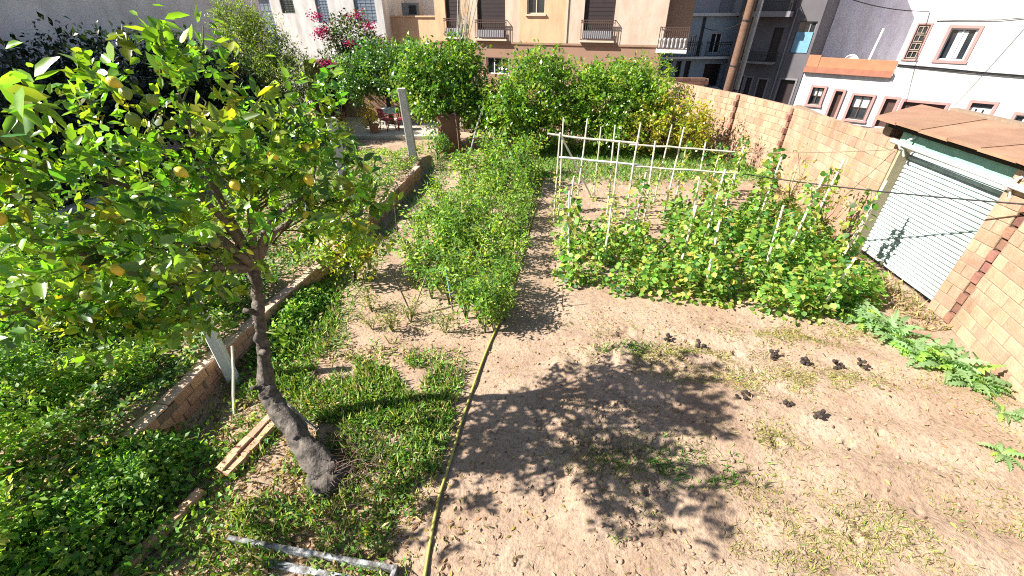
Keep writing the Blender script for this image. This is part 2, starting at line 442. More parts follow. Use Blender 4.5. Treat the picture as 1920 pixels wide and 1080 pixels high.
# ------------------------------------------------------------------ garage with roller shutter
garage = empty("garage", (7.55, 7.3, 0), label="block garage with a white roller shutter and brown flat roof", cat="garage")
gx, gy = 7.55, 7.3
d0 = Vector((7.62 - 7.50, 8.5 - 5.85, 0)).normalized(); grz = math.atan2(d0.y, d0.x)
gn = Vector((d0.y, -d0.x, 0))                     # into the garage
def gp(s, z, dep): # s = distance from (7.50,5.85) along the front
    p = Vector((7.50, 5.85, 0)) + d0 * s + gn * dep
    return (p.x - gx, p.y - gy, z)
SH0, SH1 = .38, 2.56
NSL = 27; sh_h = 2.27 / NSL
SHUT = mat("shutter_paint", (.50, .585, .575), (.42, .50, .49), 3, .6, .05, 60, vary=.07, spec=.15, stain=.25)
sl = MB(); pr = [(.006, .0), (-.004, .008), (-.030, .020), (-.036, .046), (-.024, .068), (.006, sh_h - .001)]
vs = []
for s in (-.5, .5):
    for a, z in pr: vs.append((s * (SH1 - SH0), a, z))
    vs.append((s * (SH1 - SH0), .012, sh_h - .001)); vs.append((s * (SH1 - SH0), .012, 0))
n8 = 8
sl.add(vs, [tuple(range(n8)), tuple(range(2 * n8 - 1, n8 - 1, -1))] + [(i, i + n8, (i + 1) % n8 + n8, (i + 1) % n8) for i in range(n8)])
slm = sl.mesh("slat", SHUT)
shutter = empty("roller_shutter", gp((SH0 + SH1) / 2, .02, .24), grz + math.pi); shutter.parent = garage
for k in range(NSL): link("slat", slm, shutter, (rnd.uniform(-.002, .002), 0, k * sh_h), (math.pi * 0, 0, 0))
# blocks right of the shutter and pier
gb = 0
def gwall(pA, pB, rows, skip=0.0):
    global gb
    L = math.hypot(pB[0] - pA[0], pB[1] - pA[1]); a = math.atan2(pB[1] - pA[1], pB[0] - pA[0])
    dx, dy = (pB[0] - pA[0]) / L, (pB[1] - pA[1]) / L
    nx_, ny_ = dy, -dx
    if nx_ < 0: nx_, ny_ = -nx_, -ny_
    MB().box(((pA[0] + pB[0]) / 2 + nx_ * .10 - gx, (pA[1] + pB[1]) / 2 + ny_ * .10 - gy, rows * .1 - .01), (L, .172, rows * .2 - .02), a).build("mortar", MORTAR, garage)
    for k in range(rows):
        s = 0.0 if k % 2 else -.2
        while s < L - .02:
            b0 = max(s, 0); e = min(s + .4, L)
            if e - b0 > .05:
                mid = (b0 + e) / 2; j = rnd.uniform(-.006, .006)
                link("block", BM, garage, (pA[0] + dx * mid + nx_ * (.1 + j) - gx, pA[1] + dy * mid + ny_ * (.1 + j) - gy, (k + .5) * .2), (0, 0, a), ((e - b0 - .013) / .392, 1, .972)); gb += 1
            s += .4
P5 = (7.50, 5.85)
pe = Vector((7.50, 5.85, 0)) + d0 * SH0
gwall((6.55, 2.6), (7.44, 5.70), 13)
gwall((7.50, 5.86), (pe.x, pe.y), 13)
pr_ = empty("pier", (7.52 - gx, 5.78 - gy, 0), grz); pr_.parent = garage
for k in range(13): link("brick", PB, pr_, (0, .0 - (.05 if k % 2 else 0), (k + .5) * .2), (0, 0, 0), (1.0, 1, 1))
JAMB = mat("jamb_render", (.40, .34, .22), (.30, .26, .17), 8, .9, .3, 40)
MB().box(gp(SH1 + .035, 1.18, .12), (.06, .22, 2.36), grz).build("jamb", JAMB, garage)
MB().box(gp(SH0 - .02, 1.18, .13), (.03, .2, 2.36), grz).build("jamb", JAMB, garage)
GREEN = mat("green_fascia", (.30, .52, .42), (.20, .38, .30), 5, .7, .1)
MB().box(gp(1.47, 2.43, .14), (SH1 - SH0 + .5, .10, .22), grz).build("lintel", GREEN, garage)
# white pipe gutter with brackets
gt = MB(); gt.tube([gp(-2.6, 2.34, -.10), gp(0, 2.34, -.10), gp(2.75, 2.36, -.10)], .045, 10)
go = gt.build("gutter", WHITEP, garage, smooth=True)
for s in (-1.4, .25, 2.45):
    b = MB().tube([gp(s, 2.34, -.165), gp(s, 2.28, -.12), gp(s, 2.26, -.06), gp(s, 2.14, .02)], .022, 6).tube([gp(s, 2.4, -.1), gp(s, 2.5, .06)], .02, 6).build("bracket", WHITEP, go)
# roof slab
ROOF = mat("brown_roof", (.40, .235, .15), (.25, .135, .085), 2.2, .9, .5, 18, spread=.3, vary=.12, detail=8)
A = [(7.42, 9.15, 2.66), (7.28, 6.1, 2.66), (6.35, 2.3, 2.66), (9.0, 1.4, 2.72), (9.1, 6.2, 2.72), (9.1, 10.1, 2.72)]
rfo = empty("roof"); rfo.parent = garage
def front_edge(t): return Vector(A[0]).lerp(Vector(A[1]), t * 2) if t < .5 else Vector(A[1]).lerp(Vector(A[2]), t * 2 - 1)
def back_edge(t): return Vector(A[5]).lerp(Vector(A[4]), t * 2) if t < .5 else Vector(A[4]).lerp(Vector(A[3]), t * 2 - 1)
for k in range(10):
    t0, t1 = k / 10 - (.006 if k else 0), (k + 1) / 10; o = Vector((gx, gy, 0)); up_ = Vector((0, 0, .012 if k % 2 else 0))
    c = [front_edge(t0) - o + up_, front_edge(t1) - o + up_, back_edge(t1) - o + up_, back_edge(t0) - o + up_]; h = Vector((0, 0, .05))
    MB().add([tuple(p) for p in c] + [tuple(p + h) for p in c], [(3, 2, 1, 0), (4, 5, 6, 7), (0, 1, 5, 4), (1, 2, 6, 5), (2, 3, 7, 6), (3, 0, 4, 7)]).build("roof_sheet", ROOF, rfo)
DARKW = mat("dark_timber", (.035, .025, .02), (.02, .015, .012), 8, .9)
fa = MB().box(gp(1.4, 2.60, .0), (3.4, .08, .10), grz).build("fascia", DARKW, garage)
bk = MB(); bk.box((9.3 - gx, 5.0 - gy, 1.2), (.2, 9.0, 3.2)); bk.build("back_wall", MORTAR, garage)
MB().box((8.5 - gx, 9.4 - gy, 1.25), (1.5, .16, 2.7), .35).build("side_wall", MORTAR, garage)

# ------------------------------------------------------------------ low brick wall along the terrace
low = empty("low_brick_wall", (-3.9, 6.5, 0), label="low reddish brick retaining wall holding up the leafy terrace", cat="wall")
LB = MB().bev((0, 0, 0), (.272, .115, .135), .006).mesh("brick", BRICK_LOW)
lens = [0]
for i in range(len(LW) - 1): lens.append(lens[-1] + math.hypot(LW[i + 1][0] - LW[i][0], LW[i + 1][1] - LW[i][1]))
def lw_at(s):
    x = np.interp(s, lens, LWx); y = np.interp(s, lens, LWy); return float(x), float(y)
for k in range(3):
    s = 2.0 + (.14 if k % 2 else 0)
    while s < lens[-1] - .3:
        if not (k == 2 and rnd.random() < .07):
            x, y = lw_at(s); xa, ya = lw_at(s - .1); xb, yb = lw_at(s + .1)
            a = math.atan2(yb - ya, xb - xa) + rnd.uniform(-.03, .03)
            link("brick", LB, low, (x + rnd.uniform(-.008, .008) + 3.9, y - 6.5, -.06 + (k + .5) * .145), (rnd.uniform(-.02, .02), rnd.uniform(-.015, .015), a))
        s += .28
cr = MB()
for i in range(0, 40):
    s = 2.0 + i * (lens[-1] - 2.3) / 40; x, y = lw_at(s); x2, y2 = lw_at(s + (lens[-1] - 2.3) / 40)
    a = math.atan2(y2 - y, x2 - x); cr.box(((x + x2) / 2 + 3.9, (y + y2) / 2 - 6.5, .135), (.29, .095, .39), a)
cr.build("mortar", MORTAR, low)
CAP = MB().bev((0, 0, 0), (.48, .17, .035), .008).mesh("coping", mat("pale_coping", (.70, .50, .37), (.52, .34, .24), 6, .9, .4, 40, vary=.12))
s = 2.9
while s < lens[-1] - .35:
    if rnd.random() > .12:
        x, y = lw_at(s); xa, ya = lw_at(s - .1); xb, yb = lw_at(s + .1)
        link("coping", CAP, low, (x + 3.9, y - 6.5, .395 + rnd.uniform(-.004, .004)), (0, rnd.uniform(-.015, .015), math.atan2(yb - ya, xb - xa) + rnd.uniform(-.03, .03)))
    s += .49
# brick edging nearer the camera
edge = empty("brick_edging", (-3.4, 3.0, 0), label="short row of loose pale bricks edging the weeds left of the lemon trunk", cat="edging")
EB = MB().bev((0, 0, 0), (.23, .10, .10), .006).mesh("brick", BRICK_LOW)
e0, e1 = Vector((-3.70, 1.80, 0)), Vector((-3.10, 3.80, 0)); ea = math.atan2(1.6, .5)
for i in range(9):
    if i in (4,): continue
    for j in range(2 if i > 4 else 1):
        t = (i + .5) / 9; p = e0.lerp(e1, t) + Vector((.10 * j, -.03 * j, 0))
        link("brick", EB, edge, (p.x + 3.4 + rnd.uniform(-.01, .01), p.y - 3.0, gz(p.x, p.y) + .055 + (.025 if j == 0 else 0)), (rnd.uniform(-.06, .06), rnd.uniform(-.05, .05), ea + rnd.uniform(-.08, .08)))

# ------------------------------------------------------------------ posts
def post(name, x, y, h, wdt, dep, lean, m, label, rz=.3):
    z = gz(x, y) - .06
    q = MB(); n = 7; rr = noise1(int(x * 100))
    for i in range(n):
        pass
    prof = []
    k0 = 0; vs = []
    for i in range(n + 1):
        t = i / n; w2 = wdt / 2 * (1 - .10 * t) * (1 + rr.uniform(-.04, .04)); d2 = dep / 2 * (1 - .1 * t)
        ox, oy = lean[0] * t, lean[1] * t; c_ = .18
        ring = [(-w2, -d2 * (1 - c_)), (-w2 * (1 - c_), -d2), (w2 * (1 - c_), -d2), (w2, -d2 * (1 - c_)), (w2, d2 * (1 - c_)), (w2 * (1 - c_), d2), (-w2 * (1 - c_), d2), (-w2, d2 * (1 - c_))]
        for a, b in ring: vs.append((a + ox, b + oy, h * t + (rr.uniform(-.02, .02) if i == n else 0)))
    fs = [tuple(range(7, -1, -1)), tuple(range(n * 8, n * 8 + 8))]
    for i in range(n):
        for j in range(8): fs.append((i * 8 + j, i * 8 + (j + 1) % 8, i * 8 + 8 + (j + 1) % 8, i * 8 + 8 + j))
    q.add(vs, fs)
    o = q.build(name, m, loc=(x, y, z), rot=(0, 0, rz)); tag(o, label, "post", "posts along the low brick wall"); return o
post("concrete_post", -4.05, 4.42, 1.5, .14, .12, (0, 0), WHITEP, "pale square concrete post rising from the low wall under the lemon tree")
post("concrete_post", -4.03, 10.0, 2.2, .24, .2, (-.03, 0), CONC, "pale grey post half hidden by leaves, middle one along the low wall")
post("wooden_post", -3.24, 14.0, 2.25, .27, .16, (-.1, 0), WOODG, "weathered grey wooden post at the far end of the low wall", .1)
bar = MB().bev((0, 0, .15), (2.7, .28, .3), .02).build("coping_beam", CONC, loc=(-10.75, 9.0, .3), rot=(0, 0, 1.25))
tag(bar, "whitewashed concrete coping lying at the left edge of the terrace", "coping")

# ------------------------------------------------------------------ buildings
def fdir(ang): a = R(ang); return Vector((-math.sin(a), math.cos(a), 0))
class Facade:
    """a front plane: s runs to the left and away, z up; dep > 0 goes into the building"""
    def __init__(f, P, ang):
        f.P = Vector((P[0], P[1], 0)); f.d = fdir(ang); f.n = Vector((f.d.y, -f.d.x, 0)); f.rz = math.atan2(f.d.y, f.d.x)
        if f.n.dot(f.P) < 0: f.n = -f.n
    def __call__(f, s, z, dep=0.0):
        p = f.P + f.d * s + f.n * dep; return (p.x, p.y, z)
    def wall(f, mb, s0, s1, z0, z1, openings, thick=.22, dep=0.0):
        """front skin with real openings and reveals"""
        ss = sorted({s0, s1, *[v for o in openings for v in (o[0], o[1])]}); zs = sorted({z0, z1, *[v for o in openings for v in (o[2], o[3])]})
        ss = [v for v in ss if s0 <= v <= s1]; zs = [v for v in zs if z0 <= v <= z1]
        for i in range(len(ss) - 1):
            for j in range(len(zs) - 1):
                cs, cz = (ss[i] + ss[i + 1]) / 2, (zs[j] + zs[j + 1]) / 2
                if any(o[0] < cs < o[1] and o[2] < cz < o[3] for o in openings): continue
                mb.quad(f(ss[i], zs[j], dep), f(ss[i], zs[j + 1], dep), f(ss[i + 1], zs[j + 1], dep), f(ss[i + 1], zs[j], dep))
        for a, b, c, d in [o[:4] for o in openings]:
            for p, q in (((a, c), (a, d)), ((a, d), (b, d)), ((b, d), (b, c)), ((b, c), (a, c))):
                mb.quad(f(p[0], p[1], dep), f(q[0], q[1], dep), f(q[0], q[1], dep + thick), f(p[0], p[1], dep + thick))
    def bx(f, mb, s0, s1, z0, z1, d0_, d1_): 
        c = f((s0 + s1) / 2, (z0 + z1) / 2, (d0_ + d1_) / 2); return mb.box(c, (abs(s1 - s0), abs(d1_ - d0_), abs(z1 - z0)), f.rz)
    def body(f, mb, s0, s1, z0, z1, depth, thick=.22):
        """sides, back, roof and inner dark plane"""
        A = [f(s0, z0), f(s1, z0), f(s1, z0, depth), f(s0, z0, depth)]; B = [f(s0, z1), f(s1, z1), f(s1, z1, depth), f(s0, z1, depth)]
        mb.quad(A[1], A[2], B[2], B[1]); mb.quad(A[2], A[3], B[3], B[2]); mb.quad(A[3], A[0], B[0], B[3]); mb.quad(*B)
def sub(o, p): o.parent = p; return o
def window(f, par, s0, s1, z0, z1, fm, gm, dep=.1, bars=2, name="window", fw=.06, sill=None, horiz=0):
    g = MB(); f.bx(g, s0 + .012, s1 - .012, z0 + .012, z1 - .012, dep + .05, dep + .06); wd = g.build(name, gm, par)
    m = MB()
    f.bx(m, s0 + .004, s0 + fw, z0 + .004, z1 - .004, dep, dep + .045); f.bx(m, s1 - fw, s1 - .004, z0 + .004, z1 - .004, dep, dep + .045)
    f.bx(m, s0 + fw, s1 - fw, z0 + .004, z0 + fw, dep, dep + .045); f.bx(m, s0 + fw, s1 - fw, z1 - fw, z1 - .004, dep, dep + .045)
    for i in range(1, bars):
        c = s0 + (s1 - s0) * i / bars; f.bx(m, c - fw * .45, c + fw * .45, z0 + fw, z1 - fw, dep + .003, dep + .042)
    for i in range(1, horiz):
        c = z0 + (z1 - z0) * i / horiz; f.bx(m, s0 + fw, s1 - fw, c - .02, c + .02, dep + .006, dep + .039)
    m.build("frame", fm, wd)
    if sill:
        q = MB(); f.bx(q, s0 - .08, s1 + .08, z0 - .09, z0 - .003, -.08, .1); q.build("sill", sill, wd)
    return wd
def surround(f, par, s0, s1, z0, z1, m, wd=.11, bottom=True):
    q = MB()
    f.bx(q, s0 - wd, s0 - .002, z0, z1 + wd, -.03, .02); f.bx(q, s1 + .002, s1 + wd, z0, z1 + wd, -.03, .02); f.bx(q, s0 - .001, s1 + .001, z1 + .002, z1 + wd, -.027, .02)
    if bottom: f.bx(q, s0 - wd - .03, s1 + wd + .03, z0 - wd, z0 - .002, -.05, .02)
    return q.build("surround", m, par)
def railing(f, par, s0, s1, z0, z1, out, m, step=.11, sides=True):
    q = MB()
    for z in (z0 + .04, z1 - .02, z1 - .14): f.bx(q, s0, s1, z - .018, z + .018, -out - .018, -out + .018)
    s = s0
    while s <= s1 + 1e-6:
        q.tube([f(s, z0, -out), f(s, z1 - .02, -out)], .011, 4); s += step
    if sides:
        for s in (s0, s1):
            for z in (z0 + .04, z1 - .02): f.bx(q, s - .015, s + .015, z - .014, z + .014, -out + .02, 0)
            k = .1
            while k < out: q.tube([f(s, z0, -k), f(s, z1, -k)], .009, 4); k += .11
    return q.build("railing", m, par)

# apartment block
APW = mat("apricot_render", (.76, .50, .31), (.66, .42, .255), .9, .9, .15, 30, stain=.16)
APB = mat("beige_render", (.70, .55, .44), (.60, .46, .36), .8, .9, .15, 30, stain=.18)
APG = mat("brown_base_render", (.36, .22, .15), (.31, .19, .13), 1.3, .9, .15, 30)
DOORD = mat("dark_shutter_door", (.045, .03, .03), (.03, .02, .02), 5, .6)
RUST = mat("brown_railing", (.12, .07, .055), (.08, .045, .035), 20, .6)
CREAM = mat("cream_trim", (.62, .52, .40), (.56, .46, .35), 3, .85)
ap = empty("apartment_block", (2, 30, -.7), label="apricot and beige apartment block with dark balcony doors behind the citrus trees", cat="building")
ap_inv = (-2, -30, .7)
FA = Facade((7.9, 25.6), 71)
class Off:
    """shift so that meshes built in world coordinates sit under an Empty elsewhere"""
def fix(root):
    L = Vector(root.location)
    for ch in root.children: ch.location = Vector(ch.location) - L
doors = [(12.45 - .95, 12.50, 3.25, 5.6), (8.76, 10.48, 3.18, 5.6), (2.65, 4.27, 3.2, 5.6)]
wins = [(6.45, 7.48, 4.37, 5.6)]
# beige fields and apricot bands as separate wall parts of one facade
for (a, b, m, z0, z1) in ((.0, 5.19, APB, 3.0, 11), (5.19, 7.9, APW, 3.0, 11), (7.9, 10.9, APB, 3.0, 11), (10.9, 13.2, APW, 3.0, 11), (.0, 13.2, APG, -.75, 2.9)):
    q = MB(); op = [o for o in doors + wins if a <= o[0] and o[1] <= b] if z1 > 5 else [(8.55, 10.0, 1.3, 2.2), (1.0, 2.45, 1.2, 2.2), (5.2, 6.6, .9, 2.3)]
    if z1 > 5: op = op + [(o[0], o[1], o[2] + 3.0, o[3] + 2.8) for o in op]
    FA.wall(q, a, b, z0, z1, op); q.build("wall", m, ap)
q = MB(); FA.body(q, 0, 13.2, -.75, 11, 9); q.build("side_walls", APB, ap)
q = MB(); FA.bx(q, -.05, 13.3, 2.903, 2.997, -.05, .2); q.build("cornice", APG, ap)
q = MB(); FA.bx(q, 5.14, 5.24, 3.0, 11, -.05, -.002); q.build("pilaster", CREAM, ap)
for i, (a, b, c, d) in enumerate(doors):
    for up in (0, 3.0):
        q = MB(); FA.bx(q, a + .01, b - .01, c + .01 + up, d + up * .933 - .01, .12, .16); dd = q.build("balcony_door", DOORD, ap)
        q = MB()
        for k in range(12): FA.bx(q, a + .06, b - .06, c + .15 + up + k * .19, c + .16 + up + k * .19, .112, .119)
        q.build("slat_lines", IRON, dd)
        rr = railing(FA, ap, a - .1, b + .1, c - .02 + up, c + .92 + up, .18, RUST, .11)
        q = MB(); FA.bx(q, a - .14, b + .14, c - .12 + up, c - .03 + up, -.22, .1); q.build("balcony_slab", CREAM, ap)
        q = MB(); FA.bx(q, a + .02, b - .02, c + .06 + up, c + .42 + up, -.14, -.12); q.build("balcony_screen", mat("pale_screen", (.42, .42, .44), (.3, .3, .33), 9, .7), rr)
for (a, b, c, d) in wins:
    for up in (0, 3.0): window(FA, ap, a, b, c + up, d + up * .933, CREAM, GLASS, .1, 2, sill=CREAM)
for (a, b, c, d) in [(8.55, 10.0, 1.3, 2.2), (1.0, 2.45, 1.2, 2.2), (5.2, 6.6, .9, 2.3)]: window(FA, ap, a, b, c, d, WHITEP, GLASS, .12, 3)
# right hand balcony
q = MB(); FA.bx(q, -1.25, .25, 2.70, 2.86, -.75, .9); q.build("balcony_slab", WHITEP, ap)
railing(FA, ap, -1.2, .2, 2.86, 3.85, .7, RUST, .1)
q = MB(); FA.bx(q, -1.25, 0, 2.86, 11, 1.0, 1.2); q.build("balcony_back_wall", APG, ap)
q = MB()
for k in range(7): q.lathe([(.05, 0), (.075, .12), (.06, .3), (.08, .42), (.05, .5)], FA(-1.1 + k * .2, 2.87, -.62), 7)
q.build("balusters", WHITEP, ap)
fix(ap)
# low annex left of the block, with parapet, AC unit and white wall behind
an = empty("annex", (-5.5, 30, -.7), label="low apricot annex with flat parapet left of the apartment block", cat="building")
q = MB(); FA.wall(q, 13.2, 17.15, -.75, 4.2, [], dep=.12); FA.bx(q, 13.2, 17.2, 4.2, 4.28, .05, .3); q.build("wall", APW, an)
q = MB(); A_ = [FA(13.2, -.75, .12), FA(17.15, -.75, .12), FA(17.15, -.75, 5), FA(13.2, -.75, 5)]; q.add(A_ + [(p[0], p[1], 4.2) for p in A_], [(1, 2, 6, 5), (2, 3, 7, 6), (3, 0, 4, 7), (4, 5, 6, 7)]); q.build("side_walls", APW, an)
q = MB(); FA.bx(q, 12.6, 17.3, 4.3, 8, 2.6, 3.0); q.build("terrace_wall", WHITEP, an)
fix(an)
ac = MB(); FA.bx(ac, 14.5, 15.7, 4.215, 4.93, .5, 1.0)
aco = empty("air_conditioner", FA(15.1, 4.2, .75), label="grey air conditioning unit on the annex terrace", cat="air conditioner")
q = ac.build("casing", mat("grey_casing", (.30, .30, .28), (.24, .24, .22), 5, .6), aco)
q2 = MB(); FA.bx(q2, 14.7, 15.2, 4.35, 4.8, .47, .499); g2 = q2.build("fan_grille", IRON, aco); fix(aco)

# white house behind the shrubs, left
WHITEW = mat("white_render", (.80, .79, .77), (.70, .69, .67), 1.5, .9, .1, 30, stain=.25)
BLUED = mat("blue_grey_door", (.24, .29, .36), (.18, .22, .28), 4, .7)
wl = empty("white_house", (-12, 31, -.7), label="white house with blue grey shutters behind the bougainvillea", cat="house")
FW = Facade((-7.0, 30.0), 80)
ops = [(8.05, 9.15, 2.2, 5.1), (6.45, 7.35, 4.39, 5.6), (1.15, 2.5, 3.9, 5.6), (4.2, 5.0, 3.9, 5.3)]
q = MB(); FW.wall(q, .7, 13.5, -.75, 7.5, ops); FW.body(q, .7, 13.5, -.75, 7.5, 8); q.build("wall", WHITEW, wl)
for i, (a, b, c, d) in enumerate(ops):
    q = MB(); FW.bx(q, a + .01, b - .01, c + .01, d - .01, .08, .12); s_ = q.build("shutter", BLUED if i != 1 else mat("green_grille", (.10, .13, .11), (.06, .08, .07), 6, .6), wl)
    q = MB()
    for k in range(1, 10):
        FW.bx(q, a + .04, b - .04, c + (d - c) * k / 10 - .012, c + (d - c) * k / 10 + .012, .065, .079)
    for k in range(1, 4): FW.bx(q, a + (b - a) * k / 4 - .012, a + (b - a) * k / 4 + .012, c + .03, d - .03, .06, .064)
    q.build("battens", BLUED if i != 1 else IRON, s_)
fix(wl)

# grey boundary wall and house side on the left
GREYW = mat("grey_cement_render", (.84, .83, .85), (.62, .61, .63), 1.1, .95, .6, 12, spread=.2)
lwl = MB(); A_ = [(-13.2, 8.6), (-12.9, 26.0), (-14.5, 26.2), (-15.0, 8.4)]
lwl.add([(*p, -.3) for p in A_] + [(*p, 5.4) for p in A_], [(0, 1, 5, 4), (1, 2, 6, 5), (2, 3, 7, 6), (3, 0, 4, 7), (4, 5, 6, 7)])
lr = empty("grey_house", (-13.5, 17, -.3), label="tall grey cement rendered house side along the left edge of the garden", cat="house")
lwl.build("wall", GREYW, lr)
q = MB().box((-13.0, 17.0, 5.46), (.5, 17.6, .12), -.017); q.build("coping", CONC, lr)
fix(lr)
nb = MB(); nb.box((0, 0, .9), (.22, 9.0, 1.8)); nbo = nb.build("side_wall", GREYW, loc=(-13.3, 4.0, -.1)); tag(nbo, "low grey cement garden wall at the near left", "wall")

# white houses across the street (right)
PINK = mat("pink_surround", (.50, .27, .25), (.42, .22, .20), 5, .85)
FH = Facade((19.3, 23.7), 50)
Zs = lambda z: 4.5 - 1.25 * (4.5 - z)
def S(s): return s * 1.25
th = empty("tall_white_house", (21, 22, -.7), label="tall white house with pink framed windows across the street", cat="house")
ops = [tuple(map(float, (S(-.40), S(-.04), Zs(2.92), Zs(4.08)))), (S(-1.78), S(-1.02), Zs(2.95), Zs(3.98)), (S(-3.25), S(-2.64), -.65, Zs(1.60)), (S(-.42), S(-.06), -.65, Zs(1.48)), (S(-1.95), S(-.66), -.65, Zs(1.43)), (S(-4.6), S(-3.95), Zs(.7), Zs(1.33)), (S(-4.7), S(-3.9), Zs(3.5), Zs(4.6))]
q = MB(); FH.wall(q, -9, .1, -.75, 9, ops); FH.body(q, -9, .1, -.75, 9, 8); q.build("wall", WHITEW, th)
BLIND = mat("pale_blind", (.55, .57, .56), (.45, .47, .46), 8, .7)
for i, o in enumerate(ops):
    surround(FH, th, *o, PINK, .12 if i != 0 else .06, bottom=i in (0, 1, 5, 6))
    if i == 0:
        for k in range(4):
            z0 = o[2] + .06 + k * (o[3] - o[2] - .08) / 4; window(FH, th, o[0] + .04, o[1] - .04, z0, z0 + (o[3] - o[2]) / 4 - .07, mat("beige_frame", (.50, .40, .32), (.42, .33, .26), 5, .8), GLASS, .03, 2, fw=.025)
        q = MB(); FH.bx(q, o[0] + .002, o[1] - .002, o[2] + .002, o[3] - .002, .10, .14); q.build("panel", mat("beige_frame", (.5, .4, .32)), th)
    elif i in (1, 5, 6):
        wd = window(FH, th, *o, WHITEP, GLASS, .1, 2)
        q = MB(); FH.bx(q, o[0] + .28, o[1] - .30, o[2] + .08, o[3] - .10, .128, .148); q.build("curtain", BLIND, wd)
    elif i == 2:
        q = MB(); FH.bx(q, o[0] + .01, o[1] - .01, o[2], o[3] - .22, .1, .14); dd = q.build("door", WHITEP, th)
        q = MB(); FH.bx(q, o[0] + .22, o[0] + .29, .42, .62, .09, .0985); FH.bx(q, o[1] - .29, o[1] - .22, .42, .62, .09, .0985); q.build("door_pane", GLASS, dd)
        q = MB(); FH.bx(q, o[0] + .01, o[1] - .01, o[3] - .21, o[3] - .01, .12, .14); q.build("fanlight", GLASS, th)
    else:
        q = MB(); FH.bx(q, o[0] + .01, o[1] - .01, o[2], o[3] - .01, .14, .18); dd = q.build("door", mat("dark_wood_door", (.09, .05, .04), (.06, .035, .03), 5, .6), th)
q = MB(); q.tube([FH(.08, Zs(2.72), -.03), FH(-1.5, Zs(2.68), -.06), FH(-3.0, Zs(2.62), -.04), FH(-6, Zs(2.56), -.05)], .03, 5); q.tube([FH(.08, Zs(2.67), -.03), FH(-2.5, Zs(2.60), -.07), FH(-6, Zs(2.5), -.05)], .022, 5); q.build("facade_cable", BLACKC, th)
q = MB(); q.tube([FH(S(-.5), Zs(4.2), -.03), FH(S(-2.2), Zs(4.25), -.05), FH(S(-4), Zs(4.45), -.03)], .015, 5); q.build("facade_cable", BLACKC, th)
fix(th)
lh = empty("low_white_house", (17.5, 25.5, -.7), label="low white house with an orange parapet and pink framed openings across the street", cat="house")
ops = [(S(2.2), S(2.64), Zs(.97), Zs(1.67)), (S(1.48), S(1.75), -.65, Zs(1.60)), (S(.40), S(1.06), Zs(.55), Zs(1.50))]
q = MB(); FH.wall(q, .102, S(3.2), -.75, Zs(2.25), ops, dep=.05); 
A_ = [FH(.102, -.75, .05), FH(S(3.2), -.75, .05), FH(S(3.2), -.75, 7), FH(.102, -.75, 7)]
q.add(A_ + [(p[0], p[1], Zs(2.25)) for p in A_], [(1, 2, 6, 5), (2, 3, 7, 6), (4, 5, 6, 7)]); q.build("wall", WHITEW, lh)
PARA = mat("orange_parapet", (.46, .22, .12), (.38, .17, .09), 3, .85, .1)
q = MB(); FH.bx(q, .11, S(3.2), Zs(2.46), Zs(2.84), -.02, .16); q.build("parapet", PARA, lh)
q = MB(); FH.bx(q, .11, S(3.22), Zs(2.25), Zs(2.455), -.16, .14); q.build("cornice", mat("terracotta_trim", (.40, .17, .11), (.32, .13, .08), 4, .85), lh)
q = MB(); FH.bx(q, S(2.75), S(3.2), Zs(2.462), Zs(2.92), -.04, -.021); q.build("parapet_pier", PARA, lh)
for i, o in enumerate(ops):
    surround(FH, lh, *o, PINK, .11, bottom=(i != 1))
    if i == 1:
        q = MB(); FH.bx(q, o[0] + .01, o[1] - .01, o[2], o[3] - .01, .16, .2); q.build("door", mat("dark_wood_door", (.09, .05, .04)), lh)
    else:
        wd = window(FH, lh, *o, mat("dark_frame", (.10, .07, .06), (.07, .05, .04), 5, .6), GLASS, .12, 2, horiz=2)
        q = MB(); FH.bx(q, o[0] + .07, o[1] - .07, (o[2] + o[3]) / 2, o[3] - .07, .155, .168); q.build("blind", BLIND, wd)
LILAC = mat("lilac_grey_render", (.80, .77, .84), (.68, .65, .73), .8, .95, .3, 12, stain=.2)
fix(lh)
# side wall of the tall house that shows above the low house
q = MB(); p0, p1 = FH(.104, 0, .5), FH(.104, 0, 8)
q.add([FH(.13, 2.2, .01), FH(.13, 2.2, 8), FH(.13, 9, 8), FH(.13, 9, .01), FH(.102, 2.2, .01), FH(.102, 2.2, 8), FH(.102, 9, 8), FH(.102, 9, .01)], [(0, 1, 2, 3), (7, 6, 5, 4), (0, 3, 7, 4), (3, 2, 6, 7), (1, 5, 6, 2), (0, 4, 5, 1)])
o_ = q.build("party_wall", LILAC, th); o_.location = -Vector(th.location)
q = MB(); FH.bx(q, .14, S(3.2), 2.0, 9, 4.2, 4.4); o_ = q.build("rear_wall", LILAC, lh); o_.location = -Vector(lh.location)
va = MB().tube([FH(S(1.15), Zs(2.2), 1.5), FH(S(1.05), Zs(3.9), 1.5)], .05, 6)
tag(va.build("vent_pipe", WHITEP), "white vent pipe rising behind the orange parapet", "pipe")
sd = empty("satellite_dish", FH(S(1.75), Zs(2.3), 1.2), label="small white satellite dish behind the orange parapet", cat="satellite dish")
q = MB(); q.lathe([(.02, 0), (.18, .03), (.30, .09), (.36, .16), (.35, .165), (.29, .10), (.1, .03)], (0, 0, 0), 16); d_ = q.build("dish", WHITEP, sd, smooth=True); d_.rotation_euler = (R(70), 0, R(-20)); d_.location = (0, 0, .42)
q = MB().tube([(0, 0, 0), (0, 0, .45)], .03, 6); q.build("mast", IRON, sd)

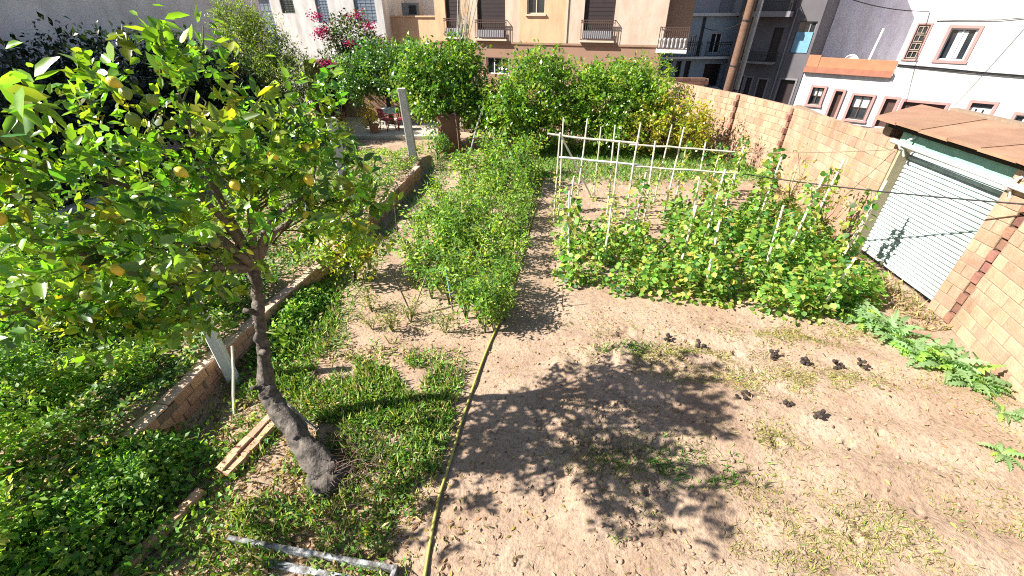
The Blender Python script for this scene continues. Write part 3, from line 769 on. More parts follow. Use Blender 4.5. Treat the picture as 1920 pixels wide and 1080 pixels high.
# dark grey house in shade
GREYD = mat("dark_grey_render", (.15, .14, .15), (.11, .10, .11), 1.2, .9, .2, 20)
gh = empty("dark_grey_house", (14.5, 28, -.7), label="dark grey house with a shaded balcony and blue blind beside the wooden pole", cat="house")
ops = [(S(3.30), S(4.02), Zs(2.92), Zs(4.14)), (S(4.50), S(4.88), Zs(2.56), Zs(3.89)), (S(3.40), S(4.0), -.65, Zs(1.88)), (S(4.56), S(4.90), -.65, Zs(1.82)), (S(5.22), S(5.45), -.65, Zs(1.85)), (S(5.6), S(5.8), Zs(.8), Zs(1.89))]
q = MB(); FH.wall(q, S(3.21), S(6.5), -.75, 9, ops); FH.body(q, S(3.21), S(6.5), -.75, 9, 8); q.build("wall", GREYD, gh)
TRIMG = mat("pale_grey_trim", (.24, .23, .24), (.19, .18, .19), 4, .85)
for i, o in enumerate(ops):
    if i >= 2: surround(FH, gh, *o, TRIMG, .09, bottom=False)
    if i == 0:
        wd = window(FH, gh, *o, TRIMG, GLASS, .1, 3, horiz=0)
        q = MB(); FH.bx(q, o[0] + .07, o[1] - .07, o[2] + .07, o[2] + (o[3] - o[2]) * .66, .151, .158)
        q2 = MB(); FH.bx(q2, o[0] + .06, o[1] - .06, o[2] + .06, o[2] + (o[3] - o[2]) * .68, .06, .09); q2.build("blue_blind", mat("blue_blind", (.20, .40, .52), (.14, .30, .42), 6, .7), wd)
    else:
        q = MB(); FH.bx(q, o[0] + .01, o[1] - .01, o[2] + .01, o[3] - .01, .16, .2); q.build("door", DOORD, gh)
q = MB(); FH.bx(q, S(4.42), S(5.95), Zs(2.50), Zs(2.58), -.8, 0); q.build("balcony_slab", TRIMG, gh)
railing(FH, gh, S(4.44), S(5.93), Zs(2.58), Zs(2.98), .76, IRON, .1)
q = MB(); FH.bx(q, S(4.3), S(6.2), Zs(4.30), Zs(4.50), -.9, 0); q.build("balcony_slab", TRIMG, gh)
railing(FH, gh, S(4.32), S(6.18), Zs(4.5), Zs(4.95), .86, IRON, .1)
q = MB().tube([FH(S(4.2), Zs(4.6), -.06), FH(S(4.22), -.6, -.06)], .05, 6); q.build("downpipe", TRIMG, gh)
fix(gh)
# pale blue corner house
BLUEW = mat("pale_blue_render", (.42, .50, .58), (.36, .44, .52), 1.5, .9, .1, 30)
bh = empty("pale_blue_house", (13, 33, -.7), label="pale blue corner house with iron balconies at the end of the street", cat="house")
FB = Facade((11.5, 30.0), 95)
ops = [(-1.42, -.70, 2.3, 3.40), (-1.80, -.70, -.65, 1.72), (.25, .60, 2.35, 3.3), (1.1, 1.45, 2.35, 3.3), (.25, .6, -.65, 1.9), (.85, 1.2, -.65, 1.9), (1.45, 1.8, -.65, 1.9), (2.0, 2.3, -.65, 1.9)]
q = MB(); FB.wall(q, -4.2, 3.4, -.75, 4.25, ops); FB.body(q, -4.2, 3.4, -.75, 4.25, 7); q.build("wall", BLUEW, bh)
q = MB(); FB.wall(q, -4.2, 3.6, 4.25, 10, [(-2.6, -1.6, 4.4, 6), (.3, .9, 4.4, 6)], dep=1.6); FB.bx(q, -4.2, 3.6, 4.25, 10, 2.2, 2.6); q.build("upper_wall", mat("pale_lilac_render", (.62, .62, .66), (.52, .52, .57), 1.5, .9), bh)
for i, o in enumerate(ops):
    if i in (0, 2, 3): window(FB, bh, *o, WHITEP, GLASS, .1, 2)
    else:
        q = MB(); FB.bx(q, o[0] + .01, o[1] - .01, o[2], o[3] - .01, .15, .2); q.build("door", DOORD, bh)
q = MB(); FB.bx(q, -3.0, 3.3, 2.06, 2.18, -.7, 0); q.build("balcony_slab", WHITEP, bh)
railing(FB, bh, -2.4, -.5, 2.18, 2.95, .66, IRON, .12); railing(FB, bh, .1, 3.2, 2.18, 2.95, .66, IRON, .12)
q = MB(); FB.bx(q, -4.3, 3.5, 4.26, 4.42, -.25, 1.55); q.build("cornice", WHITEP, bh)
q = MB(); FB.bx(q, -.12, .05, 2.2, 4.2, -.06, -.002); q.build("corner_strip", mat("dark_strip", (.06, .07, .09)), bh)
fix(bh)
# a far pale block closes the view between the houses
fb = empty("far_block", (6, 48, -.7), label="plain pale block far behind the apartment roofline", cat="building")
q = MB().box((0, 0, 7), (90, 6, 15)); q.build("wall", mat("far_render", (.55, .54, .55), (.48, .47, .48), .5, .9), fb)
for k in range(14): MB().box((-40 + k * 6, -3.02, 6.0), (1.4, .06, 1.6)).build("window", GLASS, fb)
wh = empty("far_white_block", (36, 24, -.7), .6, label="plain white block beyond the tall white house at the right", cat="building")
MB().box((0, 0, 6), (8, 40, 13)).build("wall", WHITEW, wh)
for k in range(4): MB().box((-4.02, -14 + k * 9, 6.0), (.06, 1.4, 1.6)).build("window", GLASS, wh)

# ------------------------------------------------------------------ utility poles, sign, cars, cables
up = empty("utility_pole", (9.75, 21, -.75), label="brown wooden utility pole standing behind the block wall", cat="pole")
MB().tube([(0, 0, 0), (.06, 0, 3), (.12, 0, 6), (.2, 0, 9)], [.20, .185, .17, .15], 10).build("shaft", mat("creosote_wood", (.20, .115, .075), (.11, .06, .04), 9, .85, .6, 30), up, smooth=True)
q = MB()
for z in (1.6, 3.2, 4.9): q.tube([(.02 + z * .02, 0, z), (.02 + z * .02, 0, z + .06)], .205, 10)
q.build("strap", IRON, up)
MB().box((.2, 0, 8.2), (1.4, .1, .12)).build("crossarm", WOODG, up)
u2 = empty("support_pole", (10.18, 21.1, -.75), label="thin grey pole right beside the brown utility pole", cat="pole")
MB().tube([(0, 0, 0), (.09, 0, 4.5), (.18, 0, 9)], [.12, .11, .10], 8).build("shaft", WOODG, u2, smooth=True)
q = MB(); q.tube([(0.03, 0, 2.2), (0.03, 0, 2.26)], .125, 8); q.build("strap", IRON, u2)
def cable(a, b, sag, r_, label, m=BLACKC, n=14, name="cable"):
    A, B = Vector(a), Vector(b); pts = []
    for i in range(n + 1):
        t = i / n; p = A.lerp(B, t); p.z -= sag * 4 * t * (1 - t); pts.append(p)
    o = MB().tube(pts, r_, 5).build(name, m); tag(o, label, "cable"); return o
cable((9.95, 21.0, 6.4), FH(-.2, 4.5, -.05), .5, .02, "black cable sagging from the wooden pole across the lilac wall")
cable((9.95, 21.0, 6.9), FH(-4.0, 5.6, -.05), .4, .018, "thin upper cable running from the wooden pole to the tall white house")
cable((9.9, 21.0, 4.2), FB(.0, 3.7, -.1), .25, .018, "dark cable looping from the wooden pole to the pale blue house")
sg = empty("road_sign", (9.2, 24.5, -.7), label="small white round topped road sign beyond the wall", cat="sign")
q = MB().tube([(0, 0, 0), (0, 0, 1.7)], .03, 6); q.build("sign_post", WOODG, sg)
vs = []
for i in range(17):
    a = math.pi * i / 16; vs.append((math.cos(a) * .24, 0, 1.75 + math.sin(a) * .24))
vs += [(-.24, 0, 1.05), (.24, 0, 1.05)]
q = MB(); k = len(vs); q.add(vs + [(x, .03, z) for x, y, z in vs], [tuple(range(k)), tuple(range(2 * k - 1, k - 1, -1))] + [(i, i + k, (i + 1) % k + k, (i + 1) % k) for i in range(k)]); q.build("sign_panel", WHITEP, sg)
q = MB().box((0, -.008, 1.42), (.14, .01, .16)).box((0, -.008, 1.68), (.13, .01, .13)); q.build("sign_marks", IRON, sg)
def car(loc, rz, paint, label):
    c = empty("parked_car", loc, rz, label, "car", "cars parked in the street")
    prof = [(-2.05, .35), (-2.1, .75), (-1.9, .92), (-1.2, .98), (-.55, 1.42), (.75, 1.47), (1.5, 1.05), (1.95, .98), (2.05, .6), (2.0, .32)]
    q = MB(); n = len(prof); V_ = []
    for y, inset in ((-.84, 0), (-.80, 0), (.80, 0), (.84, 0)):
        for x, z in prof:
            yy = y * (1 - .18 * max(0, (z - .95) / .5)); V_.append((x * (.985 if abs(y) > .82 else 1), yy, z if abs(y) < .82 else z - .03 if z > .5 else z + .02))
    F_ = [tuple(range(n - 1, -1, -1)), tuple(range(3 * n, 4 * n))]
    for r_ in range(3):
        for i in range(n): F_.append((r_ * n + i, r_ * n + (i + 1) % n, (r_ + 1) * n + (i + 1) % n, (r_ + 1) * n + i))
    q.add(V_, F_); q.build("body", paint, c, smooth=False)
    gl = GLASS
    q = MB()
    for sy in (-1, 1): q.add([(-1.02, sy * .832, 1.0), (1.35, sy * .832, 1.02), (.72, sy * .755, 1.39), (-.5, sy * .755, 1.36)], [(0, 1, 2, 3)])
    q.build("side_window", gl, c)
    MB().add([(-1.19, -.66, 1.005), (-1.19, .66, 1.005), (-.62, .60, 1.39), (-.62, -.60, 1.39)], [(0, 1, 2, 3)]).build("windscreen", gl, c, loc=(-.02, 0, .012))
    MB().add([(1.47, .64, 1.09), (1.47, -.64, 1.09), (.82, -.58, 1.45), (.82, .58, 1.45)], [(0, 1, 2, 3)]).build("rear_window", gl, c, loc=(.03, 0, .012))
    tm = mat("tyre", (.02, .02, .02), (.015, .015, .015), 10, .9)
    for x in (-1.25, 1.25):
        for y in (-.8, .8):
            w_ = MB().tube([(x, y - .1, .31), (x, y + .1, .31)], .31, 14).build("wheel", tm, c)
            MB().tube([(x, y - .105, .31), (x, y + .105, .31)], .18, 10).build("rim", mat("rim", (.4, .4, .42), (.3, .3, .32), 5, .4, metal=.6), w_)
    for y in (-.58, .58): MB().box((-2.06, y, .72), (.06, .3, .13)).build("headlight", WHITEP, c)
    return c
car((11.4, 28.3, -.7), .25, mat("dark_blue_paint", (.05, .06, .08), (.045, .055, .075), 2, .3, spec=.6), "dark car parked by the pale blue house")
car((12.6, 19.6, -.7), 2.2, mat("silver_paint", (.42, .43, .45), (.40, .41, .43), 2, .3, spec=.6), "silver car whose roof shows above the block wall")

# ------------------------------------------------------------------ foliage generators
def crown_points(blobs, n, r, shell=.55):
    """clump centres spread through a set of ellipsoids (cx,cy,cz,rx,ry,rz), denser near the surface"""
    vol = np.array([b[3] * b[4] * b[5] for b in blobs]) ** .68; i = r.choice(len(blobs), n, p=vol / vol.sum())
    B = np.array(blobs)[i]; d = rdir(n, r); rad = (1 - (1 - shell) * r.random((n, 1)) ** 1.3) * (1 + r.normal(0, .10, (n, 1)))
    return B[:, :3] + d * B[:, 3:6] * rad, d
def clump_leaves(cen, outd, per, size, width, cols, wts, kind, r, spread=.14, droop=.15, jit=.2):
    """a spray of leaves round each twig end"""
    n = len(cen); N = n * per
    ax = unit(outd + np.array([[0, 0, .35]]) + r.normal(0, .45, (n, 3)))
    t = r.random((N, 1)); C = np.repeat(cen, per, 0); A = np.repeat(ax, per, 0)
    pos = C + A * (t - .45) * spread * 2.2 + r.normal(0, spread * .33, (N, 3))
    d = unit(A * .7 + rdir(N, r) * .9 + np.array([[0, 0, -droop]]))
    sz = size * (.45 + .95 * r.random(N))
    nr = np.array([[0, 0, .8]]) + np.repeat(outd, per, 0) * .4 + r.normal(0, .5, (N, 3))
    # colour is a trait of the twig (young or old shoot) plus a spread per leaf
    cc = np.repeat(pal(n, cols, wts, jit, r), per, 0) * .55 + pal(N, cols, wts, jit, r) * .45
    return leaves(pos, d, sz, width * (.75 + .5 * r.random(N)), cc, kind, nr, curl=r.uniform(.2, 3.2, N), r=r)
def limbs(base, trunk_top, targets, r0, r1, r, wob=.08):
    """tubes from trunk to foliage clumps"""
    q = MB(); b = Vector(trunk_top)
    for t in targets:
        t = Vector(t); m = b.lerp(t, .5) + Vector((r.normal(0, wob), r.normal(0, wob), abs(r.normal(0, wob))))
        pts = [b, b.lerp(m, .5) + Vector(r.normal(0, wob * .3, 3)), m, m.lerp(t, .6) + Vector(r.normal(0, wob * .3, 3)), t]
        q.tube(pts, [r0, r0 * .75, r0 * .5, r0 * .32, r1], 5)
    return q
def tree(name, loc, blobs, nclump, per, size, width, cols, wts, label, cat="tree", kind="low", trunk=.09, seed=1, m=LEAFM, group=None, nlimb=14, shell=.45, fruit=None, droop=.15, th=None):
    r = np.random.default_rng(seed); z = gz(loc[0], loc[1]) - .05
    t = empty(name, (loc[0], loc[1], z), label=label, cat=cat, group=group)
    cen, od = crown_points(blobs, nclump, r, shell); cen[:, 2] = np.maximum(cen[:, 2], .12)
    low_z = th if th else min(b[2] - b[5] * .5 for b in blobs)
    cx = np.mean([b[0] for b in blobs]); cy = np.mean([b[1] for b in blobs])
    top = (cx * .5, cy * .5, max(low_z, .15))
    MB().tube([(0, 0, 0), (top[0] * .3 + .03, top[1] * .3, top[2] * .5), top], [trunk * 1.35, trunk, trunk * .85], 8).build("trunk", BARK_D, t, smooth=True)
    pick = cen[r.choice(len(cen), nlimb, replace=False)]
    limbs((0, 0, 0), top, pick, trunk * .6, .008, r).build("limbs", BARK_D, t, smooth=True)
    V_, T_, C_ = clump_leaves(cen, od, per, size, width, cols, wts, kind, r, spread=size * 1.5, droop=droop)
    tag(link("crown", tri_mesh("crown", V_, T_, C_, m), t), kind="stuff")
    if fruit:
        fm, n, rad = fruit
        fr = MB().lathe([(.002, -rad), (rad * .6, -rad * .75), (rad, 0), (rad * .7, rad * .7), (.003, rad)], n=8).mesh("fruit", fm, True)
        for k in range(n):
            p = cen[r.integers(len(cen))] + od[r.integers(len(od))] * .1; link("fruit", fr, t, p)
    return t
LEMON = mat("lemon_peel", (.88, .66, .04), (.74, .58, .05), 8, .45, .3, 120, spec=.5)
LIME = mat("green_lemon_peel", (.30, .34, .05), (.22, .29, .04), 8, .45, .3, 120, spec=.5)
ORANGE = mat("orange_peel", (.60, .26, .03), (.5, .2, .02), 8, .5, .3, 120)

# citrus row at the back
CW = [G_DARK, G_MID, G_LITE, G_YEL]
tree("citrus_tree", (-2.45, 17.3), [(0, 0, 2.2, 1.55, 1.3, 1.5), (-.6, -.4, 2.9, .95, .8, .8), (.6, 0, 3.0, .85, .7, .75), (-.2, -.4, 1.9, 1.4, .9, .7), (1.25, -.1, 1.4, .7, .8, .9), (-1.4, .1, 2.2, .7, .7, .8)], 1150, 14, .145, .5, CW, [3.4, 5, 4, .8], "large dark citrus tree left of centre in the back row", seed=21, trunk=.12, fruit=(LIME, 8, .04))
tree("citrus_tree", (.65, 16.7), [(0, 0, 1.75, 1.75, 1.4, 1.4), (.4, 0, 2.75, 1.0, .8, .65), (-.9, -.3, 1.3, 1.2, 1.1, 1.0), (1.0, -.4, 1.2, 1.1, 1.0, .95)], 1250, 14, .14, .5, CW, [2, 4.5, 5.5, 1.2], "bushy citrus tree in the middle of the back row", seed=22, trunk=.11, fruit=(LEMON, 6, .035))
tree("citrus_tree", (3.6, 16.7), [(0, 0, 1.7, 1.8, 1.4, 1.35), (.5, .2, 2.45, 1.0, .8, .7), (1.3, 0, 1.6, 1.1, 1.0, 1.1), (-.9, 0, 2.35, .85, .8, .65), (0, -.5, .9, 1.5, 1.0, .75)], 1250, 14, .14, .5, CW, [1.2, 4, 6.5, 1.6], "bright green citrus tree in the back row behind the cane trellis", seed=23, trunk=.11)
tree("citrus_tree", (5.5, 18.3), [(0, 0, 1.9, 1.0, .8, 1.15), (-.5, 0, 1.5, .9, .7, .9), (-.9, .2, 2.2, .6, .6, .6)], 430, 12, .115, .5, CW, [1.5, 4, 5, 2], "yellow green citrus tree at the corner of the block wall", seed=24, trunk=.08)
tree("yellow_tree", (5.6, 15.9), [(0, 0, 1.35, 1.35, 1.0, .85), (.9, -.2, 1.0, .8, .7, .7), (-.8, -.2, 1.0, .8, .7, .7)], 480, 12, .11, .55, [G_LITE, G_YEL, YEL], [3, 5, 4], "small tree with yellowing leaves between trellis and block wall", seed=25, trunk=.06)
tree("citrus_tree", (-5.6, 20.6), [(0, 0, 2.6, 1.6, 1.1, 1.05), (1.2, 0, 2.8, .9, .7, .8), (-1.3, .1, 2.2, .9, .7, .9)], 900, 13, .14, .45, [G_DARK, G_MID, G_LITE, G_BLUE], [4, 4, 2, 3], "open crowned citrus tree shading the garden table", seed=26, trunk=.10, th=1.5)
tree("feathery_shrub", (-9.6, 18.2), [(0, 0, 3.1, 1.35, 1.0, 1.4), (.8, -.2, 2.3, 1.4, 1.0, 1.2), (-.4, 0, 4.2, .8, .6, .8)], 1500, 16, .13, .24, [(.11, .16, .05), (.17, .22, .06), (.28, .30, .06)], [4, 4, 2], "tall feathery pale green shrub in front of the grey house", "shrub", seed=27, trunk=.08, m=LEAFS)
# dark hedge in the shade of the grey house
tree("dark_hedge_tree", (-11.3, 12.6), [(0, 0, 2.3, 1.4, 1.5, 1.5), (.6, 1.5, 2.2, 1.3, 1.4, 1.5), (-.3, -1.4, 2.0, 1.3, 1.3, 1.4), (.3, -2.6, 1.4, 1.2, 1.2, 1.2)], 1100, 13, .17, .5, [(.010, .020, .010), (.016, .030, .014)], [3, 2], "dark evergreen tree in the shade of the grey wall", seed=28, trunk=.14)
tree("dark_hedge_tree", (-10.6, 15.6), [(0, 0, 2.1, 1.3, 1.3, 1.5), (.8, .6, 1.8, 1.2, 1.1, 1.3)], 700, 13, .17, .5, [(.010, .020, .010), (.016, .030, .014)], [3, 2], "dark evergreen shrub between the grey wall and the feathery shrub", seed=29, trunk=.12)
tree("bushy_shrub", (-7.2, 15.6), [(0, 0, .9, 1.1, .9, .8), (-1.2, .2, .8, .9, .8, .7)], 330, 12, .10, .5, CW, [4, 4, 2, .4], "dark green bush behind the lemon tree at terrace level", "shrub", seed=30, trunk=.06)
tree("terrace_shrub", (-2.75, 15.4), [(0, 0, .7, .45, .45, .6), (.2, .2, .4, .4, .4, .4)], 90, 12, .09, .5, [G_MID, G_LITE, G_BLUE], [3, 3, 2], "small green shrub right of the weathered wooden post", "shrub", seed=31, trunk=.03, nlimb=8)
tree("young_citrus", (-3.15, 7.15), [(0, 0, .85, .55, .5, .55), (-.35, .1, 1.1, .45, .4, .4), (.3, 0, .6, .35, .35, .4)], 130, 12, .10, .5, [G_MID, G_LITE, G_YEL, YEL], [2, 4, 4, 1.5], "young yellow green citrus bush beside the low brick wall", "shrub", seed=32, trunk=.04, kind="mid", nlimb=10, fruit=(ORANGE, 2, .04))
tree("potted_croton", (-6.15, 19.2), [(0, 0, .75, .42, .4, .42)], 60, 10, .10, .4, [YEL, (.45, .25, .04), G_YEL], [3, 2, 2], "yellow and orange leaved bush beside the red chairs", "shrub", seed=33, trunk=.03, nlimb=6)
tree("terrace_bush", (-6.9, 17.6), [(0, 0, .55, .6, .5, .5), (-.9, .2, .6, .6, .5, .5)], 120, 12, .10, .5, [G_LITE, G_YEL, YEL], [3, 3, 1], "yellowish low bush in front of the paved terrace", "shrub", seed=34, trunk=.03, nlimb=8)

for i, (x, y, h, w_, lab) in enumerate([(-5.5, 2.6, .75, .7, "nearest leafy bush at the lower left of the terrace"), (-6.2, 3.6, .85, .8, "leafy bush crowding the left edge of the view below the lemon crown"), (-5.25, 3.9, .5, .55, "low leafy bush just behind the near part of the low wall"), (-7.4, 4.8, .95, .9, "tall leafy bush farther back at the left edge of the terrace"), (-6.2, 5.3, .65, .75, "rounded leafy bush in the middle of the near terrace"), (-5.2, 5.6, .45, .55, "small yellowish bush behind the white post"), (-8.3, 6.4, .9, .9, "far leafy bush at the left edge near the whitewashed coping"), (-6.6, 7.2, .6, .8, "wide low bush on the terrace behind the lemon crown"), (-4.75, 1.75, .7, .6, "dark leafy bush spilling over the wall at the bottom left corner"), (-4.15, 2.55, .5, .5, "leafy bush hanging over the broken end of the low wall")]):
    h = h * (1.7 if x < -5.4 else 1.25)
    pc = [[(.08, .17, .03), (.16, .28, .045), (.30, .40, .07), (.44, .44, .12)], [(.07, .15, .035), (.12, .24, .06), (.20, .32, .07), (.32, .40, .10)]][i % 2]
    tree("leafy_bush", (x, y), [(0, 0, h * .5, w_, w_, h * .5), (w_ * .4, .1, h * .75, w_ * .5, w_ * .5, h * .4), (-w_ * .5, -.1, h * .6, w_ * .5, w_ * .5, h * .45)], int(260 * w_ / .7), 13, .062, .55, pc, [3, 4, 4, 1.2], lab, "bush", seed=200 + i, trunk=.02, nlimb=14, m=LEAFS, group="bushes crowding the terrace", kind="mid", shell=.3)
# bougainvillea
r_ = np.random.default_rng(40)
bg = tree("bougainvillea", (-7.6, 22.6), [(0, 0, 3.0, 1.7, .9, 1.2), (.2, 0, 4.4, 1.2, .7, .9), (-.8, 0, 2.2, 1.2, .8, 1.0), (1.0, 0, 3.4, .9, .7, .8)], 900, 11, .15, .45, [(.022, .045, .016), (.05, .09, .03), (.07, .03, .03), G_LITE], [4, 3, 3, 1], "dark bougainvillea with magenta flower sprays in front of the white house", "shrub", seed=41, trunk=.10, nlimb=22)
FLM = leaf_mat("magenta_bract", .6, .35, .2, (1.2, .6, .9))
for k in range(13):
    c = np.array([[r_.uniform(-1.3, 1.6), r_.uniform(-1.2, -.6), r_.uniform(3.0, 5.2)]])
    if k < 4: c[0] = [(1.7, -.2, 4.2), (1.3, -.3, 3.9), (-.9, -.3, 4.6), (.5, -.4, 3.8)][k]
    n = 110; P_ = c + r_.normal(0, .11, (n, 3)) * np.array([[1.4, 1, .8]])
    v = leaves(P_, rdir(n, r_), .09, .8, pal(n, [(.34, .01, .10), (.24, .008, .07), (.42, .04, .14)], [3, 2, 1], .2, r_), 'low', r=r_)
    tag(link("flower_spray", tri_mesh("flower_spray", *v, FLM), bg), kind="stuff")

# ------------------------------------------------------------------ lemon tree in front
lt = empty("lemon_tree", (-2.17, 2.95, gz(-2.17, 2.95)), label="leaning lemon tree with a broad leafy crown and ripening lemons in the foreground", cat="tree")
L0 = Vector(lt.location)
def loc_(p): return tuple(Vector(p) - L0)
tp = [(-2.10, 2.86, -.08), (-2.22, 2.98, .08), (-2.42, 3.14, .22), (-2.68, 3.36, .36), (-2.92, 3.56, .52), (-2.98, 3.66, .72), (-2.94, 3.72, 1.05), (-2.86, 3.75, 1.45), (-2.74, 3.75, 1.9), (-2.62, 3.73, 2.35)]
tr_ = [.17, .13, .115, .10, .095, .085, .066, .06, .056, .055]
def gnarl(path, rad, seed, amp, n=14, sub=5):
    rr = np.random.default_rng(seed); P_ = []; Q_ = []
    for i in range(len(path) - 1):
        for k in range(sub):
            t = k / sub; P_.append(Vector(path[i]).lerp(Vector(path[i + 1]), t)); Q_.append(rad[i] * (1 - t) + rad[i + 1] * t)
    P_.append(Vector(path[-1])); Q_.append(rad[-1])
    P2 = [P_[0]] + [(P_[i - 1] + P_[i] * 2 + P_[i + 1]) / 4 + Vector(rr.normal(0, rad[0] * amp * .06, 3)) for i in range(1, len(P_) - 1)] + [P_[-1]]
    q = MB(); q.tube(P2, Q_, n)
    for i, c in enumerate(P2):
        for j in range(n):
            k = i * n + j; v = Vector(q.v[k]); a = 6.283 * j / n
            f = 1 + amp * (.16 * math.sin(3 * a + i * .35 + seed) + .10 * math.sin(5 * a - i * .5) + rr.normal(0, .05)) + amp * .10 * max(0, math.sin(i * .55 + seed)) * max(0, math.cos(a - i * .4))
            w2 = c + (v - c) * f; q.v[k] = (w2.x, w2.y, w2.z)
    return q
TBARK = mat("gnarled_bark", (.20, .17, .145), (.03, .025, .022), 11, .95, 1.0, 26, spread=.2, detail=9)
gnarl([loc_(p) for p in tp], [.23, .16, .13, .115, .105, .085, .068, .06, .056, .055], 3, .8, 16, 6).build("trunk", TBARK, lt, smooth=True)
for (bx_, by_, bz_), d_ in (((-2.98, 3.64, .70), (-.12, -.10, .06)), ((-2.90, 3.70, 1.20), (.10, -.08, .05)), ((-2.55, 3.24, .30), (.05, -.12, .10)), ((-2.78, 3.72, 1.75), (-.10, -.06, .07))):
    MB().tube([loc_((bx_, by_, bz_)), loc_((bx_ + d_[0] * .6, by_ + d_[1] * .6, bz_ + d_[2] * .6)), loc_((bx_ + d_[0], by_ + d_[1], bz_ + d_[2]))], [.045, .032, .027], 8).build("pruned_stub", TBARK, lt, smooth=True)
for a_, l_ in ((.3, .35), (1.7, .3), (-1.2, .33), (2.9, .28), (-2.2, .3)):
    MB().tube([loc_((-2.12, 2.9, .06)), loc_((-2.12 + math.cos(a_) * l_ * .5, 2.9 + math.sin(a_) * l_ * .5, .02)), loc_((-2.12 + math.cos(a_) * l_, 2.9 + math.sin(a_) * l_, -.06))], [.075, .05, .02], 7).build("root", TBARK, lt, smooth=True)
LBL = [(-2.54, 3.2, 3.50, .95, .95, .60), (-3.10, 3.0, 3.1, .70, .75, .50), (-3.02, 2.9, 2.55, .48, .5, .40), (-2.14, 3.6, 3.48, .80, .85, .55), (-1.80, 3.9, 3.2, .60, .65, .50), (-2.74, 2.5, 3.80, .58, .55, .34),
       (-2.36, 3.3, 4.05, .50, .5, .33), (-2.15, 3.9, 2.75, .5, .5, .35), (-2.35, 2.9, 3.05, .6, .7, .42), (-1.62, 3.3, 3.4, .5, .6, .4), (-1.45, 3.9, 2.9, .42, .5, .35), (-1.75, 3.9, 3.75, .5, .5, .3), (-2.2, 2.3, 3.4, .5, .45, .35), (-3.3, 3.3, 2.7, .6, .6, .42), (-2.75, 1.75, 3.95, .45, .35, .28), (-2.75, 1.9, 3.5, .35, .3, .25), (-3.5, 2.6, 2.9, .5, .5, .4), (-2.85, 2.75, 2.72, .62, .5, .42), (-3.25, 2.75, 2.45, .5, .45, .38), (-2.75, 3.0, 2.3, .35, .4, .28), (-4.6, 1.9, 2.5, .9, .5, .45), (-4.0, 2.0, 2.75, .5, .45, .4)]
r = np.random.default_rng(50)
cen, od = crown_points(LBL, 590, r, .3)
cen[:, 2] = np.minimum(cen[:, 2], 4.32)
# long shoots reaching left and up
SHO = [((-2.7, 2.4, 3.75), (-2.55, 2.0, 4.05)), ((-2.8, 2.4, 3.7), (-2.75, 1.95, 3.85)), ((-2.9, 2.5, 3.6), (-3.0, 2.1, 3.7)), ((-2.6, 2.4, 3.9), (-2.25, 2.15, 4.28)), ((-2.4, 3.2, 4.1), (-2.25, 3.15, 4.40)), ((-2.3, 3.3, 4.1), (-2.05, 3.3, 4.42)),
       ((-3.2, 2.8, 3.4), (-3.45, 2.5, 3.55)), ((-2.1, 3.5, 3.8), (-1.75, 3.7, 4.05)), ((-3.0, 2.7, 3.5), (-3.25, 2.25, 3.62)), ((-2.0, 3.0, 3.7), (-1.75, 2.8, 3.9)), ((-2.9, 2.7, 3.0), (-3.15, 2.2, 3.05)), ((-2.5, 2.4, 3.2), (-2.55, 1.95, 3.2))]
sp = []; sd_ = []
for a, b in SHO:
    a = np.array(a); b = np.array(b); d = (b - a) / np.linalg.norm(b - a)
    for t in np.linspace(.15, 1, 5): sp.append(a + (b - a) * t + r.normal(0, .02, 3)); sd_.append(d)
LC = [G_DARK, G_MID, G_LITE, G_YEL]
v1 = clump_leaves(cen, od, 13, .088, .5, LC, [1.8, 3.6, 5.0, 1.2], 'full', r, spread=.085, droop=.2, jit=.28)
v2 = clump_leaves(np.array(sp), np.array(sd_), 8, .110, .45, [G_MID, G_LITE, G_YEL], [2, 5, 1.6], 'full', r, spread=.10, droop=.05)
V_, T_, C_ = join([v1, v2])
# the 300 leaves that show largest become single leaf parts, the rest stays one mass
nl = len(V_) // 8; LV = V_.reshape(nl, 8, 3); LCc = C_.reshape(nl, 8, 3)[:, 0]
camp = np.array([0, 0, 4.5]); mid_ = LV[:, 2]; nrm_ = np.cross(LV[:, 7] - LV[:, 0], LV[:, 1] - LV[:, 3]); area = np.abs(np.sum(nrm_ * unit(mid_ - camp), 1)) / np.sum((mid_ - camp) ** 2, 1)
order = np.argsort(-area); big = order[:300]; keep = np.ones(nl, bool); keep[big] = False
lm = LV[keep].reshape(-1, 3) - np.array(L0)
k8 = int(keep.sum()); tt = (np.arange(k8)[:, None, None] * 8 + np.array(LEAF['full'][1])[None]).reshape(-1, 3)
tag(link("crown", tri_mesh("crown", lm, tt, np.repeat(LCc[keep], 8, 0), LEAFM, True), lt), kind="stuff")
for i in big:
    v = LV[i] - np.array(L0); o = v[0].copy()
    link("leaf", tri_mesh("leaf", v - o, LEAF['full'][1], np.repeat(LCc[i:i + 1], 8, 0), LEAFM, True), lt, o)
